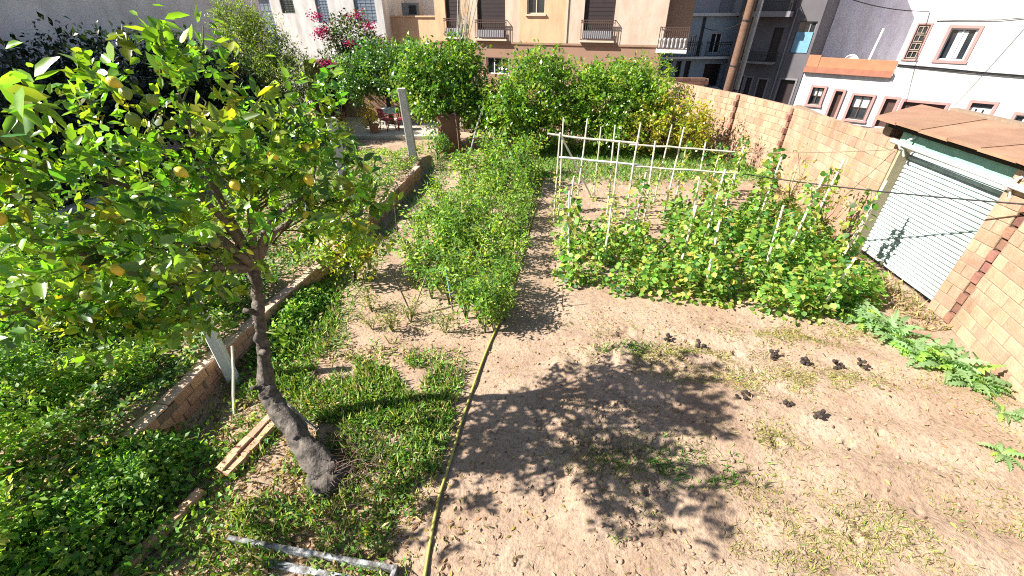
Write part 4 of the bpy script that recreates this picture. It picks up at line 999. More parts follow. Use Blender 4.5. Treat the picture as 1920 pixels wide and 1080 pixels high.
# limbs and twigs
top = tp[-1]
main = [(-2.54, 3.2, 3.4), (-3.0, 3.0, 3.0), (-2.14, 3.6, 3.4), (-1.85, 3.9, 3.1), (-2.7, 2.6, 3.7), (-2.4, 3.3, 4.0), (-2.2, 3.95, 2.75), (-2.35, 2.9, 3.0), (-3.0, 2.9, 2.55), (-4.4, 2.0, 2.6)]
for m_ in main:
    q = MB(); b = Vector(top); t = Vector(m_); mm = b.lerp(t, .5) + Vector((r.normal(0, .06), r.normal(0, .06), .1))
    q.tube([loc_(b - Vector((0, 0, .04))), loc_(b.lerp(mm, .5)), loc_(mm), loc_(mm.lerp(t, .5)), loc_(t)], [.045, .038, .03, .024, .016], 7); q.build("limb", BARK, lt, smooth=True)
q = MB()
topv = Vector(top)
for i in r.choice(len(cen), 170, replace=False):
    c = Vector(cen[i]); m_ = min((Vector(m2) for m2 in main), key=lambda p: (p - c).length); b = topv.lerp(m_, r.uniform(.35, 1.0))
    if (b - c).length > .9: continue
    mm = b.lerp(c, .5) + Vector(r.normal(0, .06, 3)); q.tube([loc_(b), loc_(mm), loc_(c)], [.009, .006, .003], 4)
for a, b in SHO: q.tube([loc_(a), loc_(Vector(a).lerp(Vector(b), .5) + Vector(r.normal(0, .02, 3))), loc_(b)], [.010, .007, .003], 4)
tq = q.build("twigs", mat("green_twig", (.14, .14, .05), (.09, .08, .04), 12, .8), lt); tq['kind'] = 'stuff'
def fruit_mesh(m, rad=.036):
    return MB().lathe([(.003, -rad * 1.42), (rad * .22, -rad * 1.28), (rad * .55, -rad * .98), (rad * .88, -rad * .5), (rad, 0), (rad * .9, rad * .48), (rad * .58, rad * .9), (rad * .2, rad * 1.1), (.003, rad * 1.14)], n=12).mesh("lemon", m, True)
FY, FG = fruit_mesh(LEMON), fruit_mesh(LIME)
fpos = [(-2.78, 2.62, 3.05, 0), (-2.60, 2.60, 3.03, 0), (-2.94, 2.62, 3.06, 1), (-2.40, 2.72, 2.98, 1), (-2.75, 2.45, 3.35, 1), (-2.70, 2.45, 3.34, 1), (-3.02, 2.62, 3.15, 1), (-2.45, 2.95, 4.05, 1), (-2.32, 2.95, 4.02, 1), (-2.9, 2.5, 3.42, 0), (-2.2, 2.9, 3.55, 0), (-2.05, 3.1, 3.4, 0), (-3.05, 2.6, 2.78, 1), (-2.7, 2.6, 2.75, 0), (-2.6, 2.65, 2.35, 1),
        (-2.5, 2.95, 3.9, 1), (-1.85, 3.4, 3.5, 0), (-1.7, 3.5, 3.3, 0), (-2.15, 2.75, 3.1, 1), (-2.35, 2.75, 4.15, 0)]
FD = np.array([.34, -.80, .30]); FD /= np.linalg.norm(FD)          # fruit hangs on the sunny outer face of the crown
cenl = LV.mean(1)
for x, y, z, g in fpos:
    p = np.array([x, y, z]); rel = cenl - p; al = rel @ FD; near = (np.linalg.norm(rel - al[:, None] * FD, axis=1) < .055) & (al > -.2) & (al < .5)
    p = p + FD * (max(al[near].max(), 0) + .01 if near.any() else 0)
    link("lemon", FG if g else FY, lt, loc_(p), (r.normal(0, .5), r.normal(0, .5), r.uniform(0, 6)), [1.0 + r.uniform(-.14, .16)] * 3)
# sucker shoot with big leaves low on the trunk
suc = np.array([[-2.45, 3.5, 1.62]]); n = 7
v = leaves(np.repeat(suc, n, 0) + r.normal(0, .03, (n, 3)), rdir(n, r) + np.array([[.5, -.2, .1]]), .17, .5, pal(n, [G_LITE], [1], .1, r), 'full', r=r)
link("sucker_leaves", tri_mesh("sucker_leaves", v[0] - np.array(L0), v[1], v[2], LEAFM), lt)["kind"] = "stuff"
MB().tube([loc_((-2.82, 3.75, 1.45)), loc_((-2.6, 3.6, 1.55)), loc_((-2.42, 3.5, 1.62))], [.012, .008, .005], 5).build("sucker", STEM, lt)
# ------------------------------------------------------------------ plant prototypes
def plant_parts(parent, stems, V_, T_, C_, m=LEAFS):
    stems.build("stem", STEM, parent)
    tag(link("foliage", tri_mesh("foliage", V_, T_, C_, m), parent), kind="stuff")
def pepper_proto(seed, h, w_, n, cols, wts, size=.075):
    r = np.random.default_rng(seed); p = empty("pepper_plant"); q = MB(); P_ = []; D_ = []
    for k in range(6):
        a = r.uniform(0, 6.28); e = Vector((math.cos(a) * w_ * r.uniform(.4, 1), math.sin(a) * w_ * r.uniform(.4, 1), h * r.uniform(.7, 1.05)))
        m_ = e * .5 + Vector((0, 0, h * .12)); q.tube([(0, 0, -.03), m_ * .5, m_, e], [.011, .009, .006, .003], 4)
        for j in range(n // 6):
            t = r.uniform(.2, 1.05) ** .8; b = m_.lerp(e, (t - .5) * 2) if t > .5 else m_ * (t * 2)
            P_.append((b.x + r.normal(0, .07), b.y + r.normal(0, .07), max(.03, b.z + r.normal(0, .05)))); D_.append((b.x * 1.2 + r.normal(0, .45), b.y * 1.2 + r.normal(0, .45), r.normal(.05, .35)))
    n_ = len(P_)
    V_, T_, C_ = leaves(P_, D_, size * (.6 + .8 * r.random(n_)), .42, pal(n_, cols, wts, .22, r), 'mid', r=r)
    plant_parts(p, q, V_, T_, C_); return p
PG = [(.080, .17, .03), (.14, .25, .04), (.24, .33, .06), (.38, .36, .08)]
protos = [pepper_proto(60 + i, .9, .30, 210, PG, w_, .09) for i, w_ in enumerate(([3, 4, 3, .8], [2, 4, 4, 1.2], [1, 3, 4, 2.2], [4, 3, 2, .5], [2, 3, 3, 1.4]))]
spots = []
for row in range(6):
    for k in range(14):
        y = 7.6 + k * .46 + rnd.uniform(-.12, .12); hx = .57 + (y - 10.5) * .15 - .28; x = hx - row * .40 + rnd.uniform(-.1, .1)
        if row >= 4 and k < 2 or row == 5 and rnd.random() < .4: continue
        if x < wall_line(y) + .6: continue
        spots.append((x, y))
for k in range(5): spots.append((.02 - k * .08 + rnd.uniform(-.08, .08), 7.4 - k * .42))
for k in range(16): spots.append((rnd.uniform(-2.3, -.9), rnd.uniform(7.0, 9.2)))
spots += [(-.55, 5.75), (-.28, 6.1), (-.6, 6.4), (-.3, 5.55), (-1.5, 6.5), (-1.15, 6.35), (-.95, 6.9), (-1.75, 6.9), (-1.35, 7.2), (-.8, 5.9), (-.12, 5.85), (-.5, 6.05), (-.15, 6.45), (-.45, 5.5), (-.35, 6.7), (-.75, 6.8), (-.9, 7.6), (-1.2, 7.9), (-.7, 7.2), (-1.5, 7.6)]
used = set()
for i, (x, y) in enumerate(spots):
    j = rnd.randrange(len(protos)); o = protos[j] if j not in used else copy_tree(protos[j]); used.add(j)
    near = y < 6.6
    s_ = rnd.choice([rnd.uniform(.65, .9), rnd.uniform(.9, 1.2)]) * (1.25 if y > 12 else .94)
    o.location = (x, y, gz(x, y) - .02); o.rotation_euler = (0, 0, rnd.uniform(0, 6.28)); o.scale = (s_, s_, s_ * rnd.uniform(.85, 1.3))
    tag(o, "bushy green pepper plant in the dense middle bed beside the yellow hose", "pepper plant", "pepper plants in the middle bed")
    if near: tag(o, "bright green plant clump at the near end of the middle bed", "pepper plant", "plants at the near end of the bed")
for p in [p for j, p in enumerate(protos) if j not in used]: bpy.data.objects.remove(p)
# sparse drying plants and stakes in the near left of the bed
thin = pepper_proto(80, .46, .28, 260, [(.14, .17, .05), (.26, .25, .09), (.34, .27, .13)], [3, 3, 2], .055)
for i, (x, y, s_, lab) in enumerate([(-2.0, 5.55, 1.0, "sparse yellowing plant at the near left corner of the bed"), (-1.12, 5.5, .95, "sparse yellowing plant at the middle of the near bed edge"), (-1.75, 5.8, .8, "thin drying plant behind the left corner plant of the bed"), (-2.5, 6.1, .9, "thin plant at the left edge of the bed in front of the young citrus"), (-2.35, 5.6, .6, "smallest drying plant at the left corner of the bed"), (-1.35, 6.7, .9, "thin plant beside the blue topped stake"), (-1.9, 7.0, .9, "thin plant between the stakes and the young citrus")]):
    o = thin if i == 0 else copy_tree(thin); o.name = "drying_plant"
    o.location = (x, y, gz(x, y) - .02); o.rotation_euler = (0, 0, i * 1.3); o.scale = (s_,) * 3; tag(o, lab, "plant")
def stake(name, a, b, r0, m, label, cat="stake", group=None):
    A, B = Vector(a), Vector(b); z = gz(A.x, A.y) - .06
    pts = [(0, 0, 0)] + [tuple((B - A) * t + Vector((rnd.uniform(-.01, .01), rnd.uniform(-.01, .01), -z * t + A.z))) for t in (.33, .66)] + [tuple(B - Vector((A.x, A.y, z)))]
    o = MB().tube(pts, [r0, r0 * .95, r0 * .9, r0 * .8], 6).build(name, m, loc=(A.x, A.y, z)); tag(o, label, cat, group); return o
stake("stake", (-1.72, 5.95, 0), (-2.05, 6.1, .9), .014, BARK_D, "dark slanting stick crossed with another at the near bed")
stake("stake", (-1.78, 5.98, 0), (-1.45, 6.3, .75), .014, TWIG, "pale stick leaning right, crossed with the dark one at the near bed")
bs = empty("blue_stake", (-1.05, 6.05, gz(-1.05, 6.05) - .04), label="garden stake with a pale blue upper half in the near bed", cat="stake")
MB().tube([(0, 0, 0), (-.02, .02, .45)], [.016, .015], 6).build("lower_stick", TWIG, bs); MB().tube([(-.02, .02, .43), (-.06, .05, .95)], [.018, .016], 6).build("blue_sleeve", mat("pale_blue_plastic", (.25, .45, .55), (.2, .38, .48), 6, .5), bs)
stake("stake", (.93, 6.26, 0), (.90, 6.3, .42), .010, BARK_D, "short thin dark stick standing in the path corner")
stake("stake", (-1.15, 4.45, 0), (-1.18, 4.55, .4), .008, TWIG, "short pale dry stalk left of the hose bend")
stake("stake", (-1.0, 4.4, 0), (-.9, 4.55, .42), .006, TWIG, "thin dry stalk nearest the hose bend")
stake("stake", (-3.72, 3.78, 0), (-3.78, 4.35, .72), .022, CANE, "bare crooked branch standing between the low wall and lemon trunk")
stake("stake", (-2.48, 3.55, .05), (-2.95, 3.72, .42), .018, WOODG, "pale stick leaning against the bend of the lemon trunk")
stake("stake", (-2.6, 8.7, 0), (-2.65, 9.0, 1.1), .016, BARK_D, "dark upright stick in the middle bed near the low wall")

# ------------------------------------------------------------------ bean trellis
tv = [(1.26, 10.62, 2.39, -.04), (1.06, 9.94, 2.19, .03), (1.73, 10.75, 2.33, .09), (2.34, 11.6, 1.96, 0), (2.53, 10.51, 2.25, -.09), (2.56, 10.05, 2.0, -.07), (2.79, 9.73, 2.46, .02), (3.22, 9.52, 2.13, -.09), (4.02, 11.4, 2.05, .11), (4.46, 11.0, 1.63, .0), (4.83, 10.51, 1.86, -.15), (5.82, 12.0, 1.35, 0), (6.28, 11.8, 1.52, .06), (3.95, 10.3, 2.25, .05), (5.3, 9.9, 1.9, .05), (5.9, 9.4, 1.8, .08)]
ordn = ["first", "second", "third", "fourth", "fifth", "sixth", "seventh", "eighth", "ninth", "tenth", "eleventh", "twelfth", "thirteenth", "fourteenth", "fifteenth", "sixteenth"]
for i, (x, y, h, lx) in enumerate(sorted(tv)):
    stake("bean_pole", (x, y, 0), (x + lx, y + rnd.uniform(-.05, .05), h), .023, CANE, "%s cane from the left in the tall rear trellis" % ordn[i], "cane", "canes of the rear trellis")
fv = [(1.16, 7.34, 1.76, -.12), (1.97, 7.85, 1.35, -.03), (3.39, 7.41, 1.5, .02), (3.62, 6.63, 1.5, -.07), (5.0, 7.14, 1.6, -.16), (5.42, 6.02, 1.15, .16), (2.7, 8.6, 1.7, .08), (4.3, 8.5, 1.8, .05), (5.9, 8.0, 1.8, .1), (6.6, 8.6, 2.0, .1), (6.75, 7.6, 1.9, .12), (1.25, 8.7, 1.6, .05)]
for i, (x, y, h, lx) in enumerate(sorted(fv)):
    stake("bean_pole", (x, y, 0), (x + lx, y + rnd.uniform(-.05, .05), h), .025, CANE, "%s cane from the left among the leafy front bean rows" % ordn[i], "cane", "canes in the bean rows")
def rail(a, b, r0, label, m=CANE, sag=.0):
    A, B = Vector(a), Vector(b); pts = []
    for i in range(9):
        t = i / 8; p = A.lerp(B, t) - Vector((0, 0, sag * 4 * t * (1 - t))) + Vector((0, 0, rnd.uniform(-.012, .012))) - A; pts.append(p)
    o = MB().tube(pts, r0, 6).build("trellis_rail", m, loc=a); tag(o, label, "rail"); return o
rail((.84, 10.35, 2.07), (3.0, 10.3, 1.86), .026, "upper horizontal cane at the left of the rear trellis")
rail((2.8, 10.27, 1.86), (5.3, 10.2, 1.70), .022, "upper horizontal cane at the right of the rear trellis")
rail((1.1, 10.2, 1.57), (3.1, 10.15, 1.39), .026, "lower horizontal cane at the left of the rear trellis", WHITEP)
rail((2.95, 10.12, 1.38), (5.6, 10.1, 1.20), .022, "lower horizontal cane at the right of the rear trellis")
rail((1.12, 10.2, 2.12), (2.29, 11.6, .02), .024, "pale diagonal cane bracing the left end of the trellis", WHITEP)
o = cable((5.5, 10.1, 1.22), (7.36, 5.55, 2.24), .06, .013, "black wire strung from the trellis across the roller shutter to the garage wall"); o.name = "trellis_wire"
o = cable((5.2, 10.2, 1.70), (7.60, 8.55, 2.2), .04, .008, "thin brown wire from the trellis to the end of the block wall", TWIG); o.name = "trellis_wire"
# bean plants
def bean_proto(seed, h, w_, n, cols, wts, size=.095):
    r = np.random.default_rng(seed); p = empty("bean_plant"); q = MB(); pts = []
    for k in range(14):
        a = k * 1.3; pts.append((.035 * math.cos(a), .035 * math.sin(a), h * k / 13))
    q.tube(pts, .005, 4)
    t = r.random(n) ** 1.45; a = r.uniform(0, 6.28, n); rad = w_ * (1 - .72 * t) * r.random(n) ** .6
    P_ = np.stack([np.cos(a) * rad, np.sin(a) * rad, .05 + t * h], 1)
    D_ = np.stack([np.cos(a), np.sin(a), r.normal(-.25, .35, n)], 1) + r.normal(0, .35, (n, 3))
    V_, T_, C_ = leaves(P_, D_, size * (.55 + .8 * r.random(n)), .85, pal(n, cols, wts, .2, r), 'full', r=r)
    plant_parts(p, q, V_, T_, C_); return p
BGc = [(.07, .16, .03), (.13, .25, .045), (.26, .34, .07), (.44, .38, .10), (.06, .15, .06)]
BW = [2.2, 3.6, 4.6, 2.0, .9]
tallb = [bean_proto(90 + i, 1.35, .32, 150, BGc, BW, .105) for i in range(3)]
bushb = [bean_proto(95 + i, .74, .44, 165, BGc, BW, .115) for i in range(3)]
sparse = [bean_proto(99 + i, 1.7, .2, 80, BGc, [1, 3, 4, 3, .5], .09) for i in range(2)]
usedp = set()
def place(protolist, x, y, s, label, group, sz=None, cat="bean plant"):
    p = rnd.choice(protolist); o = p if p.name not in usedp else copy_tree(p); usedp.add(p.name)
    o.location = (x, y, gz(x, y) - .02); o.rotation_euler = (0, 0, rnd.uniform(0, 6.28)); o.scale = (s, s, sz or s)
    tag(o, label, cat, group); return o
for i, (x, y, h, lx) in enumerate(sorted(tv)):
    if x < 4.3: place(sparse, x, y - .05, .85, "thin bean vine climbing the %s cane from the left of the rear trellis" % ordn[i], "thin vines on the rear trellis", rnd.uniform(.45, .8))
    else: place(tallb, x, y - .05, .9, "leafy bean vine climbing the %s cane from the left of the rear trellis" % ordn[i], "leafy vines at the right of the trellis", rnd.uniform(1.0, 1.3))
for i, (x, y, h, lx) in enumerate(sorted(fv)):
    place(tallb if x > 2.5 or x < 1.3 else sparse, x, y, 1.0, "bean vine on the %s cane from the left among the front rows" % ordn[i], "vines in the front bean rows", h / 1.5)
nb_ = 0
for rowi in range(8):
    for k in range(15):
        t = k / 14; x = 1.15 + t * 5.7 + rnd.uniform(-.15, .15); y = 7.15 - 1.15 * min(t / .75, 1) + rowi * .5 + rnd.uniform(-.13, .13) + max(0, t - .75) * 2.4
        if x < 4.0 and rowi in (5, 7) or x < 3.0 and rowi == 6: continue
        if x < 3.6 and rowi in (1, 3, 4, 6) and rnd.random() < .45: continue
        if y > 10.6 or x > gwall_line(y) - .35 or (x > 4.4 and rnd.random() < .12): continue
        place(bushb, x, y, rnd.uniform(.65, 1.1) * (.75 if x < 2.6 else .9), "low bushy bean plant in the dense leafy rows right of the path", "low bushes in the bean rows", None); nb_ += 1
# a big leafy heap and red shrub near the wall
place(tallb, 6.15, 9.9, 1.15, "tallest dark leafy bean clump in front of the block wall", None, 1.35)
place(tallb, 6.0, 9.75, 1.2, "second leafy bean clump beside the tallest one", None, 1.2)
tree("red_leaf_shrub", (7.35, 14.2), [(0, 0, .8, .35, .4, .75)], 70, 8, .10, .28, [(.14, .05, .03), (.09, .05, .03), G_DARK], [3, 2, 1], "dark reddish dry shrub between the two wall piers", "shrub", seed=35, trunk=.02, nlimb=12)
tree("wall_shrub", (7.0, 8.75), [(0, 0, .9, .35, .35, .8)], 34, 7, .10, .5, [G_LITE, G_YEL, DRY, G_MID], [3, 3, 1, 2], "sparse climbing shrub at the corner of wall and shutter", "shrub", seed=36, trunk=.015, nlimb=12, m=LEAFS)
tree("dry_vine", (7.1, 10.3), [(0, 0, 1.0, .3, .35, .9)], 36, 6, .09, .4, [G_YEL, DRY, G_LITE], [3, 3, 2], "yellowing vine clambering up a cane before the block wall", "shrub", seed=37, trunk=.015, nlimb=14, m=LEAFS)

# ------------------------------------------------------------------ cardoons along the wall
def lobed_leaf(seed, L, wd, cols):
    r = np.random.default_rng(seed); n = 9; V_ = []; F_ = []; C_ = []
    for i in range(n):
        t = i / (n - 1); x = L * t * (1 - .12 * t); z = L * (.62 * t - .78 * t * t); 
        w2 = wd * math.sin(math.pi * min(.08 + t * .95, 1)) ** .7
        V_ += [(x, 0, z), (x + .05 * L, w2, z - .02), (x + .05 * L, -w2, z - .02), (x + .03 * L, w2 * .35, z + .01), (x + .03 * L, -w2 * .35, z + .01)]
    for i in range(n - 1):
        a = i * 5; b = a + 5
        F_ += [(a, b, a + 3), (b, b + 3, a + 3), (b, a, a + 4), (b, a + 4, b + 4), (a + 3, b + 3, a + 1), (a + 4, a + 2, b + 4)]
    C_ = np.repeat(pal(1, cols, [1] * len(cols), .12, r), len(V_), 0)
    return tri_mesh("leaf", np.array(V_), F_, C_, LEAFS)
CC = [(.20, .32, .15), (.14, .27, .08), (.27, .36, .20), (.24, .34, .08)]
cleaf = [lobed_leaf(110 + i, .52, .075, CC) for i in range(8)]
card = [(5.6, 6.75, .95), (5.85, 6.45, 1.0), (6.08, 6.12, 1.1), (6.0, 5.75, 1.0), (6.28, 5.6, 1.1), (6.2, 5.28, 1.05), (6.42, 5.0, 1.05), (6.25, 4.85, .8), (6.5, 4.66, 1.05), (6.62, 4.4, 1.05), (6.78, 4.25, .7)]
for i, (x, y, s_) in enumerate(card):
    p = empty("cardoon", (x, y, gz(x, y) - .02), rnd.uniform(0, 6), "%s cardoon from the near end of the silvery row along the wall" % ordn[len(card) - 1 - i], "cardoon", "cardoons along the wall"); p.scale = (s_,) * 3
    for k in range(26):
        link("leaf", rnd.choice(cleaf), p, (rnd.uniform(-.06, .06), rnd.uniform(-.06, .06), .01), (rnd.uniform(-.5, .5), -rnd.uniform(-.02, .95) * (1 if k > 9 else 1.25), k * 2.4 + rnd.uniform(-.3, .3)), [rnd.uniform(.55, 1.05)] * 3)
for (x, y, s_, lab) in [(6.55, 3.82, .55, "small green rosette plant at the right edge, the farther of two"), (5.95, 3.2, .62, "small green rosette plant at the right edge, the nearer of two"), (6.75, 3.75, .5, "small rosette plant cut by the right edge of the view")]:
    p = empty("rosette_plant", (x, y, gz(x, y) - .02), rnd.uniform(0, 6), lab, "plant"); p.scale = (s_,) * 3
    for k in range(13): link("leaf", rnd.choice(cleaf), p, (0, 0, .01), (rnd.uniform(-.3, .3), -rnd.uniform(-.1, .5), k * 2.4), [rnd.uniform(.5, 1)] * 3)

# ------------------------------------------------------------------ grass, weeds, litter (nobody could count them)
def scatter(n, x0, x1, y0, y1, dens, r):
    x = r.uniform(x0, x1, n * 6); y = r.uniform(y0, y1, n * 6); k = r.random(n * 6) < dens(x, y)
    x, y = x[k][:n], y[k][:n]; return x, y
def blob(x, y, cx, cy, rx, ry): return np.exp(-(((x - cx) / rx) ** 2 + ((y - cy) / ry) ** 2))
r = np.random.default_rng(120)
def d_lush(x, y):
    d = 1.1 * blob(x, y, -1.95, 4.35, .95, .45) + .9 * blob(x, y, -1.5, 3.7, .8, .5) + .40 * blob(x, y, -1.1, 2.9, .35, .9) + .30 * blob(x, y, -2.7, 2.9, .7, .9) + .16 * blob(x, y, -1.9, 2.2, 1.2, .5) + .5 * blob(x, y, -3.4, 5.2, .5, 1.2)
    return np.clip(d * sm(.34, .58, fbm(x, y, .35, 3, 40) + .1), 0, 1) * (x < -.85 + .12 * (y - 3)) * (x > wall_line(y) + .12)
x, y = scatter(26000, -4.6, -.3, 1.2, 6.8, d_lush, r); n = len(x)
P_ = np.stack([x, y, ground_z(x, y)], 1); D_ = np.stack([r.normal(0, .55, n), r.normal(0, .55, n), np.full(n, .75)], 1)
v = leaves(P_, D_, .05 + .15 * r.random(n) ** 1.6, .085, pal(n, [(.09, .17, .03), (.15, .24, .045), (.28, .30, .08), (.40, .33, .17), (.25, .18, .10)], [4, 4, 2.4, 2.2, 1], .2, r), 'blade', nrm=r.normal(0, 1, (n, 3)), r=r)
tag(link("grass", tri_mesh("grass", *v, GRASSM)), "short green grass and weeds round the foot of the lemon tree", "grass", kind="stuff")
# clover-like weeds among that grass
x, y = scatter(5200, -4.4, -.4, 1.2, 6.4, d_lush, r); n = len(x)
P_ = np.stack([x, y, ground_z(x, y) + .02 + .06 * r.random(n)], 1); D_ = rdir(n, r); D_[:, 2] = np.abs(D_[:, 2]) * .3
v = leaves(P_, D_, .03 + .03 * r.random(n), .7, pal(n, [(.07, .17, .03), (.12, .24, .04), (.20, .27, .06)], [3, 3, 1], .2, r), 'low', r=r)
tag(link("weeds", tri_mesh("weeds", *v, LEAFS)), "small leafy weeds in the grass by the hose", "weeds", kind="stuff")
def d_dry(x, y):
    d = 1.2 * blob(x, y, 2.5, 4.95, 1.0, .2) + 1.1 * blob(x, y, 4.0, 4.45, 1.3, .2) + .9 * blob(x, y, 3.2, 3.45, .4, .2) + .75 * blob(x, y, 1.95, 2.9, .8, .35) + .6 * blob(x, y, 1.2, 3.2, .5, .3) + .8 * blob(x, y, 3.4, 2.2, 1.0, .4) + 1.0 * blob(x, y, 4.8, 5.45, 1.0, .22) + .35 * blob(x, y, 6.5, 5.6, .5, 1.5) + .25 * blob(x, y, 1.6, 5.6, 1.2, .2) + .3 * blob(x, y, 5.4, 2.2, 1, .5) + .03
    return np.clip(d * sm(.38, .58, fbm(x, y, .3, 3, 44) + .10), 0, 1)
x, y = scatter(34000, -.3, 7.2, 1.4, 6.4, d_dry, r); k = x < gwall_line(y) - .1; x, y = x[k], y[k]; n = len(x)
P_ = np.stack([x, y, ground_z(x, y)], 1); D_ = np.stack([r.normal(0, .9, n), r.normal(0, .9, n), np.full(n, .45)], 1)
v = leaves(P_, D_, .02 + .06 * r.random(n) ** 1.4, .09, pal(n, [(.20, .23, .05), (.34, .30, .08), (.40, .31, .14), (.10, .17, .035), (.14, .10, .06)], [2.6, 3.4, 2.6, 1, 1.2], .2, r), 'blade', nrm=r.normal(0, 1, (n, 3)), r=r)
tag(link("dry_grass", tri_mesh("dry_grass", *v, GRASSM)), "thin yellowish grass and straw over the dug soil", "grass", kind="stuff")
def d_green(x, y): return np.clip(.9 * blob(x, y, 2.0, 5.05, .55, .12) + .9 * blob(x, y, 2.3, 2.95, .5, .18) + .5 * blob(x, y, 1.7, 3.1, .5, .2) + .4 * blob(x, y, 1.05, 2.2, .1, .1), 0, 1) * sm(.3, .6, fbm(x, y, .2, 3, 47) + .1)
x, y = scatter(3500, .5, 3.5, 2, 5.6, d_green, r); n = len(x)
P_ = np.stack([x, y, ground_z(x, y)], 1); D_ = np.stack([r.normal(0, .6, n), r.normal(0, .6, n), np.full(n, .6)], 1)
v = leaves(P_, D_, .04 + .06 * r.random(n), .16, pal(n, [(.07, .17, .03), (.13, .24, .04)], [1, 1], .2, r), 'blade', nrm=r.normal(0, 1, (n, 3)), r=r)
tag(link("green_weeds", tri_mesh("green_weeds", *v, GRASSM)), "green weed strips growing in the dug plot", "weeds", kind="stuff")
# weeds below the middle bed and along the wall foot
def d_mid(x, y):
    hx = .57 + (y - 10.5) * .15
    return np.clip(.8 * np.exp(-((x - hx + .15) / .18) ** 2) * sm(8, 9, y) + .35 * (x > wall_line(y) + .15) * (x < wall_line(y) + 1.0) + .12 * (x > hx - 2.0) * (x < hx) + .8 * np.exp(-((x - gwall_line(y) + .3) / .3) ** 2) + .8 * sm(12.6, 13.6, y) * (x > .9), 0, 1)
x, y = scatter(24000, -4.2, 8.6, 5.6, 17.5, d_mid, r); n = len(x)
P_ = np.stack([x, y, ground_z(x, y)], 1); D_ = np.stack([r.normal(0, .5, n), r.normal(0, .5, n), np.full(n, .7)], 1)
dryw = ((x > 5) & (y < 13))[:, None]
cc = np.where(dryw, pal(n, [(.20, .20, .07), (.34, .26, .12)], [1, 2], .2, r), pal(n, [(.07, .16, .03), (.13, .25, .04), (.2, .27, .06)], [2, 3, 1], .2, r))
v = leaves(P_, D_, .07 + .13 * r.random(n) ** 1.5, .14, cc, 'blade', nrm=r.normal(0, 1, (n, 3)), r=r)
tag(link("bed_weeds", tri_mesh("bed_weeds", *v, GRASSM)), "grass and weeds along the beds and the foot of the walls", "weeds", kind="stuff")
# leafy ground cover on the terrace
def d_terr(x, y): return (x < wall_line(y) - .02) * np.clip(sm(.33, .5, fbm(x, y, .7, 4, 60) + .08) + .08, 0, 1) * np.where(y > 13.6, sm(15.5, 14, y), 1)
x1, y1 = scatter(62000, -10, -4.1, 1.0, 6.5, d_terr, r); x2, y2 = scatter(46000, -11, -3, 6.5, 15.5, d_terr, r)
x = np.concatenate([x1, x2]); y = np.concatenate([y1, y2]); n = len(x)
hh = .06 + .62 * np.clip(fbm(x, y, .7, 3, 63) - .28, 0, 1) * 1.6
P_ = np.stack([x, y, ground_z(x, y) + hh * (1 - .55 * r.random(n) ** 2)], 1); D_ = rdir(n, r); D_[:, 2] = D_[:, 2] * .4 + .1
tone = vn(x, y, .6, 70)[:, None]
cc = np.where(r.random((n, 1)) < tone, pal(n, [(.14, .25, .045), (.27, .37, .07), (.44, .43, .12), (.42, .33, .18)], [3, 4, 2, .8], .2, r), pal(n, [(.05, .11, .025), (.10, .18, .06), (.20, .15, .09)], [3, 3, .7], .2, r))
v = leaves(P_, D_, .035 + .06 * r.random(n), .6, cc, 'mid', r=r)
tag(link("ground_cover", tri_mesh("ground_cover", *v, LEAFS)), "dense leafy ground cover over the raised terrace at the left", "ground cover", kind="stuff")
# taller leafy clumps below the lemon tree at lower left, hanging over the low wall
def d_over(x, y): return np.clip(blob(x, y, -4.25, 2.95, .45, .35) + .9 * blob(x, y, -4.4, 2.2, .75, .8) + .7 * blob(x, y, -4.2, 1.6, .4, .6) + .8 * blob(x, y, -3.75, 5.9, .35, 1.0), 0, 1)
x, y = scatter(15000, -5.5, -3.0, 1.0, 7.4, d_over, r); n = len(x)
P_ = np.stack([x, y, .03 + .45 * d_over(x, y) * r.random(n) ** .6], 1); D_ = rdir(n, r)
v = leaves(P_, D_, .05 + .045 * r.random(n), .6, pal(n, [(.07, .16, .03), (.14, .26, .045), (.27, .37, .07), (.40, .38, .12)], [3, 3, 3, .7], .2, r), 'mid', r=r)
tag(link("overhanging_weeds", tri_mesh("overhanging_weeds", *v, LEAFS)), "dark leafy weeds spilling over the low brick wall", "weeds", kind="stuff")
# dead leaves and straw under the lemon tree
def d_lit(x, y): return np.clip(1.0 * blob(x, y, -2.3, 2.5, 1.2, .8) + .6 * blob(x, y, -2.2, 4.95, .8, .18) + .4 * blob(x, y, -3.6, 4.5, .5, 1.2) + .012, 0, 1) * (x > wall_line(y) + .1)
x, y = scatter(13000, -4.4, 6.5, 1.3, 6.2, d_lit, r); n = len(x)
P_ = np.stack([x, y, ground_z(x, y) + .012], 1); D_ = rdir(n, r); D_[:, 2] *= .15
v = leaves(P_, D_, .03 + .05 * r.random(n), .4, pal(n, [(.30, .20, .12), (.16, .10, .065), (.45, .36, .22), (.40, .33, .08)], [2, 2, 1.5, .6], .2, r), 'mid', r=r)
tag(link("leaf_litter", tri_mesh("leaf_litter", *v, LEAFS)), "dry fallen leaves scattered under the lemon tree", "leaf litter", kind="stuff")
# brush of dead twigs at the trunk foot
q = MB()
for k in range(150):
    a = rnd.uniform(0, 6.28); b0 = Vector((rnd.gauss(-1.85, .25), rnd.gauss(3.0, .2), .02)); b0.z = gz(b0.x, b0.y)
    e = b0 + Vector((math.cos(a) * .28, math.sin(a) * .28, rnd.uniform(.05, .3))); q.tube([b0, b0.lerp(e, .5) + Vector((0, 0, .05)), e], [.005, .004, .002], 3)
tag(q.build("twig_brush", mat("brown_twig", (.17, .11, .085), (.10, .065, .05), 15, .9)), "tangle of dead brown twigs at the foot of the lemon trunk", "twigs", kind="stuff")
